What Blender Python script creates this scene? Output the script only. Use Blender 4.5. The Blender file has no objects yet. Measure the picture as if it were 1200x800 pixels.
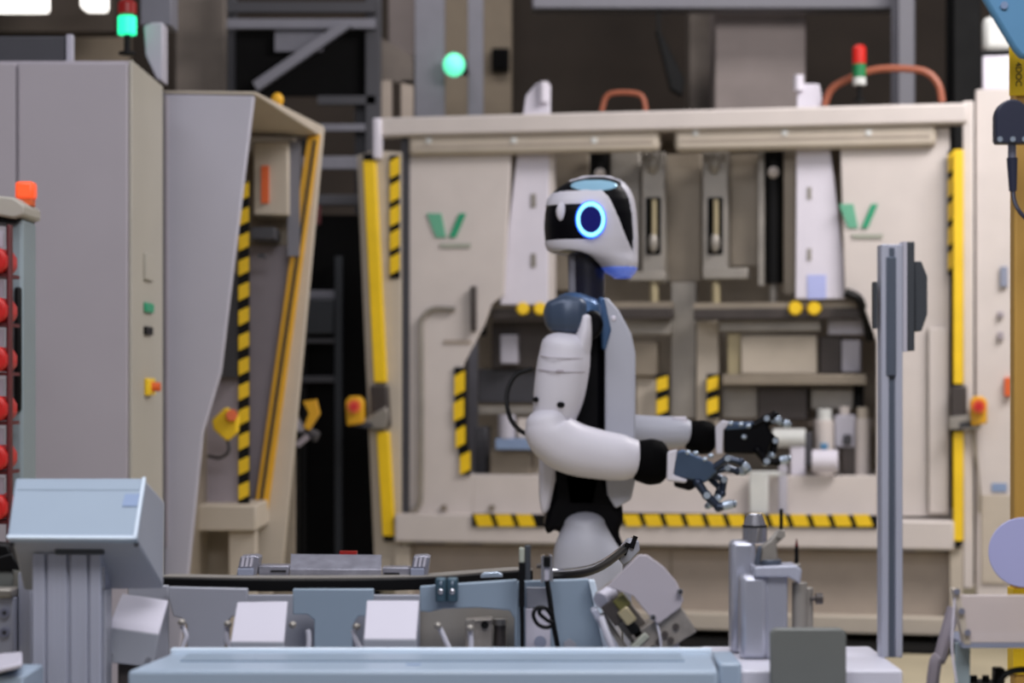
import bpy, bmesh, math, random
from mathutils import Vector, Matrix

random.seed(4)
scene = bpy.context.scene
COL = scene.collection

# ------------------------------------------------------------------ camera
F = 2600.0            # focal length in pixels of the 1200 px wide frame
CAMZ = 1.13
HOR = 450.0           # image row of the horizon
cd = bpy.data.cameras.new('camera')
cam = bpy.data.objects.new('camera', cd)
COL.objects.link(cam)
cam.location = (0, 0, CAMZ)
cam.rotation_euler = (math.pi / 2, 0, 0)
cd.sensor_width = 36.0
cd.lens = 36.0 * F / 1200.0
cd.shift_y = (HOR - 400.0) / 1200.0
cd.clip_start = 0.05
cd.clip_end = 100
cd.dof.use_dof = True
cd.dof.focus_distance = 3.7
cd.dof.aperture_fstop = (cd.lens / 1000.0) / 0.0152
scene.camera = cam

# ------------------------------------------------------------------ light
scene.view_settings.view_transform = 'Standard'
scene.view_settings.look = 'None'
scene.view_settings.exposure = 0.0
scene.view_settings.gamma = 1.0
scene.view_settings.use_curve_mapping = False

world = bpy.data.worlds.new('hall_air')
scene.world = world
world.use_nodes = True
bgn = world.node_tree.nodes['Background']
bgn.inputs[0].default_value = (0.68, 0.67, 0.75, 1)
bgn.inputs[1].default_value = 0.235


def area(name, loc, size, power, color, target=None):
    l = bpy.data.lights.new(name, 'AREA')
    l.shape = 'RECTANGLE'
    l.size, l.size_y = size
    l.energy = power
    l.color = color
    o = bpy.data.objects.new(name, l)
    COL.objects.link(o)
    o.location = loc
    if target:
        d = Vector(target) - Vector(loc)
        o.rotation_euler = d.to_track_quat('-Z', 'Y').to_euler()
    return o


area('hall_lamp_cell', (3.0, 7.2, 4.4), (2.4, 1.2), 218, (1.0, 0.95, 0.93), (1.4, 9.9, 0.9))
area('front_fill', (0.5, 0.9, 3.3), (2.6, 0.9), 84, (0.97, 0.96, 1.0), (0.1, 3.2, 0.85))  # added unseen lamp, brightens the front faces of the foreground
area('hall_lamp_line', (0.2, 3.2, 4.2), (3.0, 0.8), 70, (0.97, 0.96, 1.0))
area('rear_fill', (0.3, 10.6, 5.6), (4.0, 0.8), 90, (1.0, 0.95, 0.92), (0.3, 14.0, 2.6))  # added unseen lamp, brightens the columns at the back
area('hall_lamp_side', (-2.0, 4.0, 4.6), (2.4, 0.8), 34, (0.94, 0.94, 1.0), (-1.2, 6.5, 0.8))


# ------------------------------------------------------------------ materials
def lin(c):
    out = []
    for v in c:
        v /= 255.0
        out.append(v / 12.92 if v <= 0.04045 else ((v + 0.055) / 1.055) ** 2.4)
    return out


MATS = {}


def mat(name, rgb, rough=0.5, metal=0.0, var=0.06, scale=9.0, emit=None, power=0.0, bump=0.0,
        stretch=None, trans=0.0, alpha=1.0, coat=0.0):
    m = bpy.data.materials.new(name)
    m.use_nodes = True
    nt = m.node_tree
    b = nt.nodes['Principled BSDF']
    c = lin(rgb)
    tc = nt.nodes.new('ShaderNodeTexCoord')
    mp = nt.nodes.new('ShaderNodeMapping')
    if stretch:
        mp.inputs['Scale'].default_value = stretch
    nz = nt.nodes.new('ShaderNodeTexNoise')
    nz.inputs['Scale'].default_value = scale
    nz.inputs['Detail'].default_value = 5
    nt.links.new(tc.outputs['Object'], mp.inputs['Vector'])
    nt.links.new(mp.outputs['Vector'], nz.inputs['Vector'])
    rp = nt.nodes.new('ShaderNodeValToRGB')
    rp.color_ramp.elements[0].position = 0.3
    rp.color_ramp.elements[1].position = 0.7
    rp.color_ramp.elements[0].color = (*[v * (1 - var) for v in c], 1)
    rp.color_ramp.elements[1].color = (*[min(1, v * (1 + var)) for v in c], 1)
    nt.links.new(nz.outputs['Fac'], rp.inputs['Fac'])
    nt.links.new(rp.outputs['Color'], b.inputs['Base Color'])
    mr = nt.nodes.new('ShaderNodeMapRange')
    mr.inputs['To Min'].default_value = max(0.02, rough - 0.06)
    mr.inputs['To Max'].default_value = min(1, rough + 0.06)
    nt.links.new(nz.outputs['Fac'], mr.inputs['Value'])
    nt.links.new(mr.outputs['Result'], b.inputs['Roughness'])
    b.inputs['Metallic'].default_value = metal
    if max(rgb) < 12:
        b.inputs['Specular IOR Level'].default_value = 0.06 if name == 'robot_cloth' else 0.12 if name == 'robot_black' else 0.2
    if bump:
        bp = nt.nodes.new('ShaderNodeBump')
        bp.inputs['Strength'].default_value = bump
        bp.inputs['Distance'].default_value = 0.004
        nt.links.new(nz.outputs['Fac'], bp.inputs['Height'])
        nt.links.new(bp.outputs['Normal'], b.inputs['Normal'])
    if emit:
        b.inputs['Emission Color'].default_value = (*lin(emit), 1)
        b.inputs['Emission Strength'].default_value = power
    if trans:
        b.inputs['Transmission Weight'].default_value = trans
        b.inputs['IOR'].default_value = 1.2
    if alpha < 1:
        b.inputs['Alpha'].default_value = alpha
    if coat:
        b.inputs['Coat Weight'].default_value = coat
    MATS[name] = m
    return m


mat('floor', (176, 166, 140), 0.45, var=0.12, scale=3)
mat('wall', (62, 54, 48), 0.9, var=0.2, scale=2)
mat('black_steel', (8, 9, 11), 0.6)
mat('dark_steel', (58, 58, 64), 0.55)
mat('grey_steel', (112, 112, 122), 0.5)
mat('brown_column', (104, 96, 90), 0.7, var=0.12)
mat('pink_column', (140, 130, 128), 0.7, var=0.15, scale=3)
mat('beige_wall', (140, 128, 112), 0.8)
mat('cream', (201, 193, 189), 0.5, var=0.03)
mat('cream_dark', (164, 152, 141), 0.6, var=0.06)
mat('cream_warm', (184, 174, 160), 0.55, var=0.04)
mat('lavender', (176, 174, 186), 0.5, var=0.03, scale=4)
mat('grey_cab', (166, 160, 168), 0.55, var=0.03, scale=3)
mat('cab_side', (170, 166, 156), 0.55, var=0.03, scale=4)
mat('blade_white', (214, 210, 222), 0.35, var=0.03)
mat('yellow', (236, 196, 22), 0.45, var=0.06)
mat('yellow_shaded', (176, 136, 62), 0.5, var=0.08, scale=4)  # yellow of the post with shadow put into the colour
mat('amber', (214, 160, 24), 0.5, var=0.08)
mat('black', (6, 6, 7), 0.5)
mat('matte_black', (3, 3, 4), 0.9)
mat('orange', (214, 96, 40), 0.5)
mat('cable_orange', (150, 84, 60), 0.5)
mat('red', (190, 24, 22), 0.4)
mat('dark_red', (90, 22, 28), 0.5)
mat('logo_green', (40, 150, 110), 0.5)
mat('logo_light', (98, 168, 138), 0.5)
mat('logo_grey', (160, 164, 152), 0.6)
mat('brass', (172, 160, 128), 0.35, 0.3)
mat('metal_brown', (142, 132, 118), 0.45, 0.35, var=0.1)
mat('metal_grey', (150, 145, 138), 0.4, 0.4, var=0.1)
mat('dark_tool', (66, 60, 58), 0.5, 0.3, var=0.15)
mat('robot_white', (200, 198, 208), 0.45, var=0.02)
mat('robot_black', (2, 2, 6), 0.4, var=0.1)
mat('robot_grey', (170, 172, 184), 0.45, var=0.02)
mat('robot_cap', (60, 74, 96), 0.35, 0.2, var=0.05)  # bluish tone carries the ring's blue light on the cap
mat('finger_dark', (38, 48, 66), 0.3, 0.5, var=0.1)
mat('robot_cloth', (2, 2, 3), 0.7, var=0.2)
mat('robot_navy', (7, 8, 30), 0.28, var=0.1, coat=0.3)
mat('robot_steel', (74, 92, 118), 0.3, 0.6, var=0.1)
mat('robot_blue', (66, 96, 136), 0.3, 0.4, var=0.08)
mat('head_glass', (150, 196, 222), 0.12, 0.2, var=0.05, coat=0.5)
mat('finger_silver', (176, 190, 206), 0.3, 0.6, var=0.08)
mat('ring_glow', (120, 230, 255), 0.4, emit=(135, 216, 255), power=1.6)
mat('halo_blue', (40, 110, 255), 0.4, emit=(24, 96, 255), power=1.1)
mat('lens_blue', (5, 9, 66), 0.12, var=0.2, coat=0.4, emit=(8, 22, 190), power=0.14)
mat('chin_reflect', (120, 146, 226), 0.35, emit=(60, 100, 240), power=0.22)  # blue light reflected on the chin, put in as emission
mat('glow_green', (60, 240, 180), 0.4, emit=(20, 225, 150), power=1.6)
mat('glow_mint', (120, 240, 190), 0.4, emit=(90, 235, 180), power=1.3)
mat('lamp_red', (170, 26, 16), 0.35, emit=(200, 20, 10), power=0.35)
mat('lamp_red_dim', (130, 20, 14), 0.35, emit=(160, 12, 6), power=0.12)
mat('lamp_green', (24, 120, 70), 0.35)
mat('lamp_orange', (240, 96, 50), 0.35, emit=(255, 80, 30), power=0.5)
mat('lamp_clear', (206, 208, 206), 0.3)
mat('tube_glow', (250, 248, 244), 0.4, emit=(250, 246, 240), power=2.2)
mat('alu_shiny', (176, 178, 190), 0.3, 0.55, var=0.04, scale=6)
mat('cover_lav', (172, 165, 172), 0.45, var=0.02)
mat('alu', (168, 171, 186), 0.38, 0.15, var=0.04, scale=6, stretch=(40, 40, 1))
mat('alu_groove', (84, 92, 106), 0.45, 0.35, var=0.05)
mat('alu_dark', (52, 56, 62), 0.5, var=0.06)
mat('panel_blue', (134, 150, 166), 0.4, 0.05, var=0.04, scale=6)
mat('panel_grey', (150, 152, 162), 0.4, 0.1, var=0.04, scale=6)
mat('paint_blue', (150, 166, 183), 0.36, var=0.02, scale=6)
mat('paint_edge', (206, 220, 234), 0.3, var=0.02)
mat('bracket_white', (194, 191, 203), 0.4, var=0.02)
mat('box_grey', (150, 153, 162), 0.45, var=0.04)
mat('steel_cast', (150, 150, 162), 0.34, 0.6, var=0.16, scale=60)
mat('chrome', (190, 190, 196), 0.18, 0.9, var=0.05)
mat('teal_block', (58, 82, 96), 0.35, 0.2)
mat('rubber', (4, 4, 6), 0.5)
mat('block_brown', (150, 143, 136), 0.4, 0.4, var=0.22, scale=40)
mat('olive', (96, 92, 44), 0.5)
mat('plate_green', (102, 105, 102), 0.45, var=0.04)
mat('white_block', (200, 199, 210), 0.4, var=0.02)
mat('sky_blue', (84, 134, 172), 0.4, var=0.04)
mat('navy', (34, 38, 58), 0.4)
mat('disc_lav', (164, 166, 208), 0.5, var=0.02)
mat('acrylic', (212, 200, 198), 0.3, alpha=0.78, var=0.02)
mat('screw', (150, 152, 170), 0.3, 0.7)
mat('label_blue', (128, 148, 182), 0.5)
mat('label_grey', (132, 138, 158), 0.5)
mat('print_dark', (40, 36, 26), 0.6)
mat('teal_cab', (134, 148, 154), 0.5, var=0.04)
mat('blue_dark', (12, 20, 30), 0.5)
mat('pipe_grey', (150, 142, 150), 0.5)
mat('patch_blue', (172, 180, 230), 0.4)


# ------------------------------------------------------------------ mesh helpers
def P(px, py, d):
    return Vector(((px - 600.0) * d / F, d, CAMZ + (HOR - py) * d / F))


def catmull(pts, n=8):
    pts = [Vector(p) for p in pts]
    if len(pts) < 3:
        return pts
    out = []
    ext = [pts[0] * 2 - pts[1]] + pts + [pts[-1] * 2 - pts[-2]]
    for i in range(1, len(ext) - 2):
        p0, p1, p2, p3 = ext[i - 1:i + 3]
        for k in range(n):
            t = k / n
            out.append(0.5 * ((2 * p1) + (p2 - p0) * t + (2 * p0 - 5 * p1 + 4 * p2 - p3) * t * t
                              + (3 * p1 - p0 - 3 * p2 + p3) * t ** 3))
    out.append(pts[-1])
    return out


class MB:
    """collects shapes; M maps the shapes' coordinates to the world"""

    def __init__(self, M=None):
        self.v, self.f, self.M = [], [], M

    def add(self, vs, fs):
        o = len(self.v)
        for p in vs:
            p = Vector(p)
            self.v.append(self.M @ p if self.M else p)
        for f in fs:
            self.f.append([i + o for i in f])
        return self

    def box(self, x0, x1, y0, y1, z0, z1):
        vs = [(x, y, z) for x in (x0, x1) for y in (y0, y1) for z in (z0, z1)]
        fs = [(0, 1, 3, 2), (4, 6, 7, 5), (0, 4, 5, 1), (2, 3, 7, 6), (0, 2, 6, 4), (1, 5, 7, 3)]
        return self.add(vs, fs)

    def obox(self, c, ax, ay, az):
        c, ax, ay, az = map(Vector, (c, ax, ay, az))
        vs = [c + ax * i + ay * j + az * k for i in (-1, 1) for j in (-1, 1) for k in (-1, 1)]
        fs = [(0, 1, 3, 2), (4, 6, 7, 5), (0, 4, 5, 1), (2, 3, 7, 6), (0, 2, 6, 4), (1, 5, 7, 3)]
        return self.add(vs, fs)

    def hull(self, front, back):
        """closed prism between two matching loops of 3D points"""
        n = len(front)
        vs = list(front) + list(back)
        fs = [list(range(n)), list(range(2 * n - 1, n - 1, -1))]
        for i in range(n):
            j = (i + 1) % n
            fs.append([i, i + n, j + n, j])
        return self.add(vs, fs)

    def prism(self, poly, y0, y1):
        return self.hull([(x, y0, z) for x, z in poly], [(x, y1, z) for x, z in poly])

    def cyl(self, p0, p1, r, r1=None, n=16):
        p0, p1 = Vector(p0), Vector(p1)
        r1 = r if r1 is None else r1
        q = (p1 - p0).to_track_quat('Z', 'Y')
        a, b = [], []
        for i in range(n):
            t = 2 * math.pi * i / n
            o = q @ Vector((math.cos(t), math.sin(t), 0))
            a.append(p0 + o * r)
            b.append(p1 + o * r1)
        return self.hull(a, b)

    def rings(self, rings, cap=True, closed=False):
        n = len(rings[0])
        vs = [p for r in rings for p in r]
        fs = []
        m = len(rings)
        for k in range(m if closed else m - 1):
            k2 = (k + 1) % m
            for i in range(n):
                j = (i + 1) % n
                fs.append((k * n + i, k * n + j, k2 * n + j, k2 * n + i))
        if cap and not closed:
            fs.append(list(range(n))[::-1])
            fs.append(list(range((m - 1) * n, m * n)))
        return self.add(vs, fs)

    def tube(self, pts, r, n=8, smooth=8):
        pts = catmull(pts, smooth) if smooth else [Vector(p) for p in pts]
        rs = []
        ref = None
        for i, p in enumerate(pts):
            t = (pts[min(i + 1, len(pts) - 1)] - pts[max(i - 1, 0)]).normalized()
            if ref is None:
                ref = t.orthogonal().normalized()
            else:
                ref = (ref - t * ref.dot(t)).normalized()
            bi = t.cross(ref)
            rs.append([p + (ref * math.cos(2 * math.pi * k / n) + bi * math.sin(2 * math.pi * k / n)) * r
                       for k in range(n)])
        return self.rings(rs)

    def limb(self, pts, n=24, smooth=6, e=2.0):
        """pts: (point, half thickness in the picture plane, half depth); rounded ends"""
        vv = [Vector((*p, a, b)) for p, a, b in [(tuple(q[0]), q[1], q[2]) for q in pts]] if False else None
        cs = catmull([q[0] for q in pts], smooth) if len(pts) > 2 else [Vector(q[0]) for q in pts]
        ab = catmull([Vector((q[1], q[2], 0)) for q in pts], smooth) if len(pts) > 2 else [Vector((q[1], q[2], 0)) for q in pts]
        rs = []
        m = len(cs)
        prev = None

        def ring(c, t, a, b):
            side = Vector((0, 1, 0))
            side = (side - t * side.dot(t)).normalized()
            up = t.cross(side)
            out = []
            for k in range(n):
                th = 2 * math.pi * k / n
                ct, st = math.cos(th), math.sin(th)
                ct = math.copysign(abs(ct) ** (2 / e), ct)
                st = math.copysign(abs(st) ** (2 / e), st)
                out.append(c + up * a * ct + side * b * st)
            return out
        tans = [(cs[min(i + 1, m - 1)] - cs[max(i - 1, 0)]).normalized() for i in range(m)]
        a0, b0 = ab[0].x, ab[0].y
        for k in range(5):
            th = math.pi / 2 * (1 - k / 5.0) * 0.98
            rs.append(ring(cs[0] - tans[0] * a0 * 0.6 * math.sin(th), tans[0], a0 * math.cos(th), b0 * math.cos(th)))
        for i in range(m):
            rs.append(ring(cs[i], tans[i], ab[i].x, ab[i].y))
        a1, b1 = ab[-1].x, ab[-1].y
        for k in range(1, 6):
            th = math.pi / 2 * (k / 5.0) * 0.98
            rs.append(ring(cs[-1] + tans[-1] * a1 * 0.6 * math.sin(th), tans[-1], a1 * math.cos(th), b1 * math.cos(th)))
        return self.rings(rs)

    def ball(self, c, rx, ry=None, rz=None, n=16, m=10):
        ry = rx if ry is None else ry
        rz = rx if rz is None else rz
        c = Vector(c)
        rs = []
        for k in range(m + 1):
            th = -math.pi / 2 + math.pi * k / m
            th = max(-1.55, min(1.55, th))
            rs.append([c + Vector((rx * math.cos(th) * math.cos(2 * math.pi * i / n),
                                   ry * math.cos(th) * math.sin(2 * math.pi * i / n), rz * math.sin(th)))
                       for i in range(n)])
        return self.rings(rs)

    # shapes given by photo pixels and a real distance
    def dbox(self, px0, py0, px1, py1, d0, d1):
        a, b = P(px0, py1, d0), P(px1, py0, d0)
        return self.box(a.x, b.x, d0, d1, a.z, b.z)

    def dprism(self, poly, d0, d1):
        fr = [P(x, y, d0) for x, y in poly]
        bk = [Vector((p.x, d1, p.z)) for p in fr]
        return self.hull(fr, bk)


ROOTS = {}


def finish(o, me, m, bevel, smooth):
    me.materials.append(MATS[m])
    bm = bmesh.new()
    bm.from_mesh(me)
    bmesh.ops.recalc_face_normals(bm, faces=bm.faces)
    bm.to_mesh(me)
    bm.free()
    if smooth:
        for p in me.polygons:
            p.use_smooth = True
        me.set_sharp_from_angle(angle=math.radians(smooth))
    if bevel:
        md = o.modifiers.new('bevel', 'BEVEL')
        md.width = bevel
        md.segments = 2
        md.limit_method = 'ANGLE'
        md.angle_limit = math.radians(40)


def part(name, mb, m, parent, label=None, bevel=0.0, smooth=35, kind=None):
    root = parent
    while root.parent:
        root = root.parent
    inv = ROOTS[root.name]
    me = bpy.data.meshes.new(name)
    me.from_pydata([inv @ v for v in mb.v], [], mb.f)
    o = bpy.data.objects.new(name, me)
    COL.objects.link(o)
    o.parent = parent
    finish(o, me, m, bevel, smooth)
    if label:
        o['label'] = label
    if kind:
        o['kind'] = kind
    return o


def thing(name, label, cat, loc, group=None, kind=None):
    o = bpy.data.objects.new(name, None)
    COL.objects.link(o)
    o.empty_display_size = 0.1
    o.location = loc
    ROOTS[o.name] = Matrix.Translation(Vector(loc)).inverted()
    if kind:
        o['kind'] = kind
        if label:
            o['label'] = label
    else:
        o['label'] = label
        o['category'] = cat
    if group:
        o['group'] = group
    return o


def solo(name, mb, m, label, cat, group=None, bevel=0.0, smooth=35, kind=None):
    xs = [v.x for v in mb.v]; ys = [v.y for v in mb.v]; zs = [v.z for v in mb.v]
    c = Vector(((min(xs) + max(xs)) / 2, (min(ys) + max(ys)) / 2, min(zs)))
    me = bpy.data.meshes.new(name)
    me.from_pydata([v - c for v in mb.v], [], mb.f)
    o = bpy.data.objects.new(name, me)
    COL.objects.link(o)
    o.location = c
    ROOTS[o.name] = Matrix.Translation(c).inverted()
    finish(o, me, m, bevel, smooth)
    if kind:
        o['kind'] = kind
        if label:
            o['label'] = label
    else:
        o['label'] = label
        o['category'] = cat
    if group:
        o['group'] = group
    return o


# ------------------------------------------------------------------ the hall
solo('floor', MB().box(-9, 9, -3, 18, -0.1, 0), 'floor', 'pale beige factory floor', None, kind='structure')
solo('wall_back', MB().box(-9, 9, 16, 16.2, 0, 7), 'wall', 'dark brown back wall of the hall', None, kind='structure')
DB = 13.0   # distance of the steelwork behind the cells


def pillar(name, m, label, px0, px1, d, group=None, top=4.2, depth=0.25, cat='column', flange=True):
    a, b = P(px0, 0, d).x, P(px1, 0, d).x
    t = thing(name, label, cat, ((a + b) / 2, d + depth / 2, 0), group)
    if flange:
        part('flange', MB().box(a, b, d, d + 0.03, 0, top), m, t, bevel=0.004)
        part('web', MB().box((a + b) / 2 - 0.02, (a + b) / 2 + 0.02, d + 0.03, d + depth - 0.03, 0, top), m, t)
        part('flange', MB().box(a, b, d + depth - 0.03, d + depth, 0, top), m, t, bevel=0.004)
    else:
        part('shaft', MB().box(a, b, d, d + depth, 0.02, top), m, t, bevel=0.01)
    part('base_plate', MB().box(a - 0.04, b + 0.04, d - 0.04, d + depth + 0.04, 0, 0.02), m, t)
    return t


pillar('steel_column', 'grey_steel', 'grey steel column beside the glowing green lamp', 486, 520, 12.4)
pillar('steel_column', 'grey_steel', 'slim grey steel column between green lamp and black wall box', 548, 566, 12.6)
pillar('steel_column', 'grey_steel', 'slim grey steel column behind the orange cable arch', 1053, 1072, 12.6)
pillar('steel_column', 'black_steel', 'dark steel column behind the corner of the right cabinet', 1118, 1150, 12.6)
pillar('concrete_column', 'brown_column', 'wide brown concrete column behind the grey left cabinet', 205, 264, 11.5, flange=False, depth=0.4)
pillar('concrete_column', 'pink_column', 'broad pinkish grey concrete column above the white cell', 838, 944, 13.2, flange=False, depth=0.5)
pillar('concrete_column', 'brown_column', 'narrow dull grey column next to the broad pinkish column', 808, 836, 13.6, flange=False, depth=0.3)
solo('wall_panel', MB().dbox(520, -40, 600, 330, 15.6, 15.8), 'beige_wall', 'beige wall panel behind the glowing green lamp', 'panel', bevel=0.01)
solo('wall_panel', MB().dbox(60, -20, 150, 200, 14.6, 14.75), 'beige_wall', 'beige wall panel behind the red and green signal light', 'panel', bevel=0.01)
solo('wall_panel', MB().dbox(455, -30, 486, 66, 13.4, 13.5), 'pink_column', 'small pinkish panel above the cable tray between columns', 'panel', bevel=0.01)
solo('ceiling_beam', MB().dbox(624, -14, 1056, 10, 12.9, 13.1), 'grey_steel', 'pale grey steel beam running above the white cell', 'beam', bevel=0.01)
solo('ceiling_beam', MB().dbox(-1000, -20, 135, 38, 14.0, 14.2), 'wall', 'dark brown beam above the grey left cabinet', 'beam', bevel=0.01)
# luminaires glimpsed at the top left
for i, (a, b, c, d, lab) in enumerate([(-20, -20, 52, 10, 'bright white ceiling lamp at the hall corner over the dark beam'),
                                      (93, -14, 122, 9, 'short bright white ceiling lamp beside the red and green signal light')]):
    t = thing('ceiling_lamp', lab, 'lamp', P((a + c) / 2, d, 13.6))
    part('housing', MB().dbox(a, b - 8, c, b, 13.6, 13.8), 'grey_steel', t, bevel=0.01)
    part('diffuser', MB().dbox(a + 1, b, c - 1, d, 13.6, 13.8), 'tube_glow', t, bevel=0.02)
# black box and leaning bar on the back wall
t = thing('wall_box', 'small black electrical box mounted between slim columns', 'box', P(586, 82, 15.5))
part('body', MB().dbox(576, 56, 597, 82, 15.45, 15.6), 'black_steel', t, bevel=0.01)
part('lid', MB().dbox(578, 58, 595, 80, 15.43, 15.45), 'matte_black', t, bevel=0.005)
t = thing('hanging_chute', 'slanted black chute hanging from the pale beam behind the cell', 'chute', P(785, 112, 13.0))
part('chute', MB().dprism([(769, 34), (776, 40), (802, 92), (800, 112), (786, 104)], 12.9, 13.0), 'black_steel', t, bevel=0.005)
part('hanger', MB().dbox(770, 10, 774, 40, 12.93, 12.97), 'black_steel', t)

# mezzanine frame on the upper left
t = thing('steel_platform', 'dark grey steel platform frame with diagonal brace behind the left cell', 'platform', P(350, 450 + CAMZ * F / 11.2, 11.2))
part('post', MB().dbox(428, -20, 446, 760, 11.2, 11.3), 'dark_steel', t, bevel=0.005)
part('post', MB().dbox(266, -20, 276, 760, 11.3, 11.4), 'dark_steel', t, bevel=0.005)
part('rail', MB().dbox(266, 2, 440, 14, 11.15, 11.2), 'dark_steel', t)
part('rail', MB().dbox(266, 22, 440, 33, 11.15, 11.2), 'grey_steel', t)
part('brace', MB().dprism([(296, 96), (404, 22), (412, 30), (302, 106)], 11.1, 11.15), 'grey_steel', t)
part('infill_panel', MB().dbox(322, 33, 378, 60, 11.2, 11.22), 'grey_steel', t)
part('dark_backdrop', MB().dbox(276, 33, 428, 112, 11.25, 11.3), 'matte_black', t)  # black sheet added so the lit wall behind stays dark
part('rail', MB().dbox(372, 112, 440, 122, 11.2, 11.25), 'dark_steel', t)
part('rail', MB().dbox(375, 145, 428, 153, 11.2, 11.25), 'grey_steel', t)
part('post', MB().dbox(416, 66, 428, 250, 11.3, 11.35), 'dark_steel', t)
part('gusset', MB().dprism([(446, 44), (484, 66), (484, 100), (446, 92)], 11.3, 11.33), 'brown_column', t)
for x0, x1 in ((446, 459), (470, 484)):
    part('stub_post', MB().dbox(x0, 94, x1, 150, 11.3, 11.36), 'cream_dark', t)

# black machine in the gap between the cells
t = thing('machine_rack', 'black equipment rack standing in the dark gap between two cells', 'rack', P(390, 450 + CAMZ * F / 10.9, 10.9))
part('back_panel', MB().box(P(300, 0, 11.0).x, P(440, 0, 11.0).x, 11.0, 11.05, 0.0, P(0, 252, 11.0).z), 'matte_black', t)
for py0, py1, m in ((183, 198, 'grey_steel'), (228, 240, 'dark_steel'), (340, 350, 'grey_steel'), (396, 402, 'dark_steel'), (440, 448, 'dark_steel')):
    part('crossbar', MB().dbox(352, py0, 398 if py0 > 300 else 422, py1, 10.9, 10.96), m, t, bevel=0.004)
part('upright', MB().box(P(392, 0, 10.88).x, P(401, 0, 10.88).x, 10.88, 10.94, 0, P(0, 300, 10.88).z), 'blue_dark', t, bevel=0.004)
part('upright', MB().box(P(352, 0, 10.9).x, P(358, 0, 10.9).x, 10.96, 11.0, 0, P(0, 160, 10.88).z), 'black_steel', t, bevel=0.004)
part('indicator', MB().dbox(367, 240, 375, 262, 10.86, 10.9), 'dark_red', t, label='small dark red indicator')
part('motor', MB().dbox(355, 350, 392, 392, 10.86, 10.9), 'blue_dark', t, bevel=0.01)
t = thing('handling_unit', 'grey and orange handling unit on a black stand in the dark gap', 'handling unit', (P(345, 0, 9.0).x, 9.0, 0))
part('stand', MB().box(P(340, 0, 9.0).x, P(350, 0, 9.0).x, 8.98, 9.02, 0, P(0, 490, 9.0).z), 'matte_black', t)
part('arm', MB().tube([P(338, 478, 9.0), P(352, 500, 8.98), P(372, 512, 8.96)], 0.022), 'dark_steel', t)
part('plate', MB().dprism([(336, 482), (343, 480), (358, 505), (350, 506)], 8.92, 8.96), 'lavender', t)
part('plate', MB().dprism([(345, 520), (358, 508), (362, 514), (350, 524)], 8.92, 8.96), 'pipe_grey', t)
part('finger', MB().dprism([(355, 470), (370, 468), (374, 485), (362, 504), (356, 500), (362, 484)], 8.9, 8.96), 'amber', t)

# signal lights -----------------------------------------------------------
def stack_light(label, px, d, segs, r, stem):
    base = P(px, stem[1], d)
    t = thing('signal_light', label, 'signal light', base)
    part('stem', MB().cyl(P(px, stem[1], d), P(px, stem[0], d), r * 0.35), 'black', t)
    part('foot', MB().cyl(P(px, stem[1], d), P(px, stem[1] - 3, d), r * 0.9), 'black', t)
    for (y0, y1, m) in segs:
        part('lamp_segment', MB().cyl(P(px, y1, d), P(px, y0, d), r, n=20), m, t, bevel=0.004)
    part('cap', MB().cyl(P(px, segs[0][0], d), P(px, segs[0][0] - 3, d), r * 0.95, r * 0.6), segs[0][2] if segs[0][2] != 'glow_green' else 'black', t)
    return t


stack_light('signal light with dim red above glowing green over the left cabinet', 149, 7.05,
            [(3, 17, 'lamp_red_dim'), (19, 41, 'glow_green')], 0.030, (41, 64))
stack_light('signal light with red, green and clear segments on top of the white cell', 1007, 9.66,
            [(56, 75, 'lamp_red'), (75, 91, 'lamp_green'), (91, 100, 'lamp_clear')], 0.029, (100, 119))
t = thing('green_lamp', 'glowing mint green lamp beside the grey steel column', 'lamp', P(532, 92, 12.3))
part('lens', MB().ball(P(532, 76, 12.28), 0.06, 0.05, 0.065), 'glow_mint', t)
part('bracket', MB().dbox(527, 70, 548, 80, 12.3, 12.6), 'dark_steel', t)

# ------------------------------------------------------------------ left cabinet
t = thing('control_cabinet', 'tall grey control cabinet with beige side holding buttons', 'cabinet', (P(76, 0, 6.5).x, 6.8, 0))
x0, x1 = P(-60, 0, 6.5).x, P(152, 0, 6.5).x
xs, zt = P(20, 0, 6.5).x, P(0, 70, 6.5).z
yb = 7.08
part('body', MB().box(x0, x1 - 0.004, 6.52, yb, 0.06, zt), 'grey_cab', t, bevel=0.006)
part('door', MB().box(x0, xs - 0.004, 6.5, 6.519, 0.1, zt - 0.01), 'grey_cab', t, bevel=0.004)
part('door', MB().box(xs + 0.004, x1 - 0.006, 6.5, 6.519, 0.1, zt - 0.01), 'grey_cab', t, bevel=0.004)
sp = part('side_panel', MB().box(x1 - 0.004, x1 + 0.006, 6.51, yb, 0.06, zt), 'cab_side', t, bevel=0.002)
part('plinth', MB().box(x0 + 0.02, x1 - 0.02, 6.55, yb - 0.03, 0, 0.06), 'dark_steel', t)
def sidept(px, py):      # point on the right side of the cabinet
    X = x1 + 0.006
    d = X * F / (px - 600.0)
    return d, CAMZ + (HOR - py) * d / F
for (pxa, pxb, pya, pyb, m, nm) in ((168, 177, 296, 330, 'cab_side', 'label_plate'), (168, 177, 354, 367, 'logo_green', 'push_button'),
                                    (168, 176, 382, 393, 'black', 'push_button')):
    da, za = sidept(pxa, pya); db, zb = sidept(pxb, pyb)
    part(nm, MB().box(x1 + 0.006, x1 + 0.016, da, db, zb, za), m, sp, bevel=0.003)
da, za = sidept(169, 443); db, zb = sidept(177, 463)
e = part('emergency_stop', MB().box(x1 + 0.006, x1 + 0.02, da, db, zb, za), 'yellow', sp, bevel=0.004)
part('mushroom_button', MB().cyl((x1 + 0.02, (da + db) / 2, (za + zb) / 2), (x1 + 0.045, (da + db) / 2, (za + zb) / 2), 0.014), 'orange', t)
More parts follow.
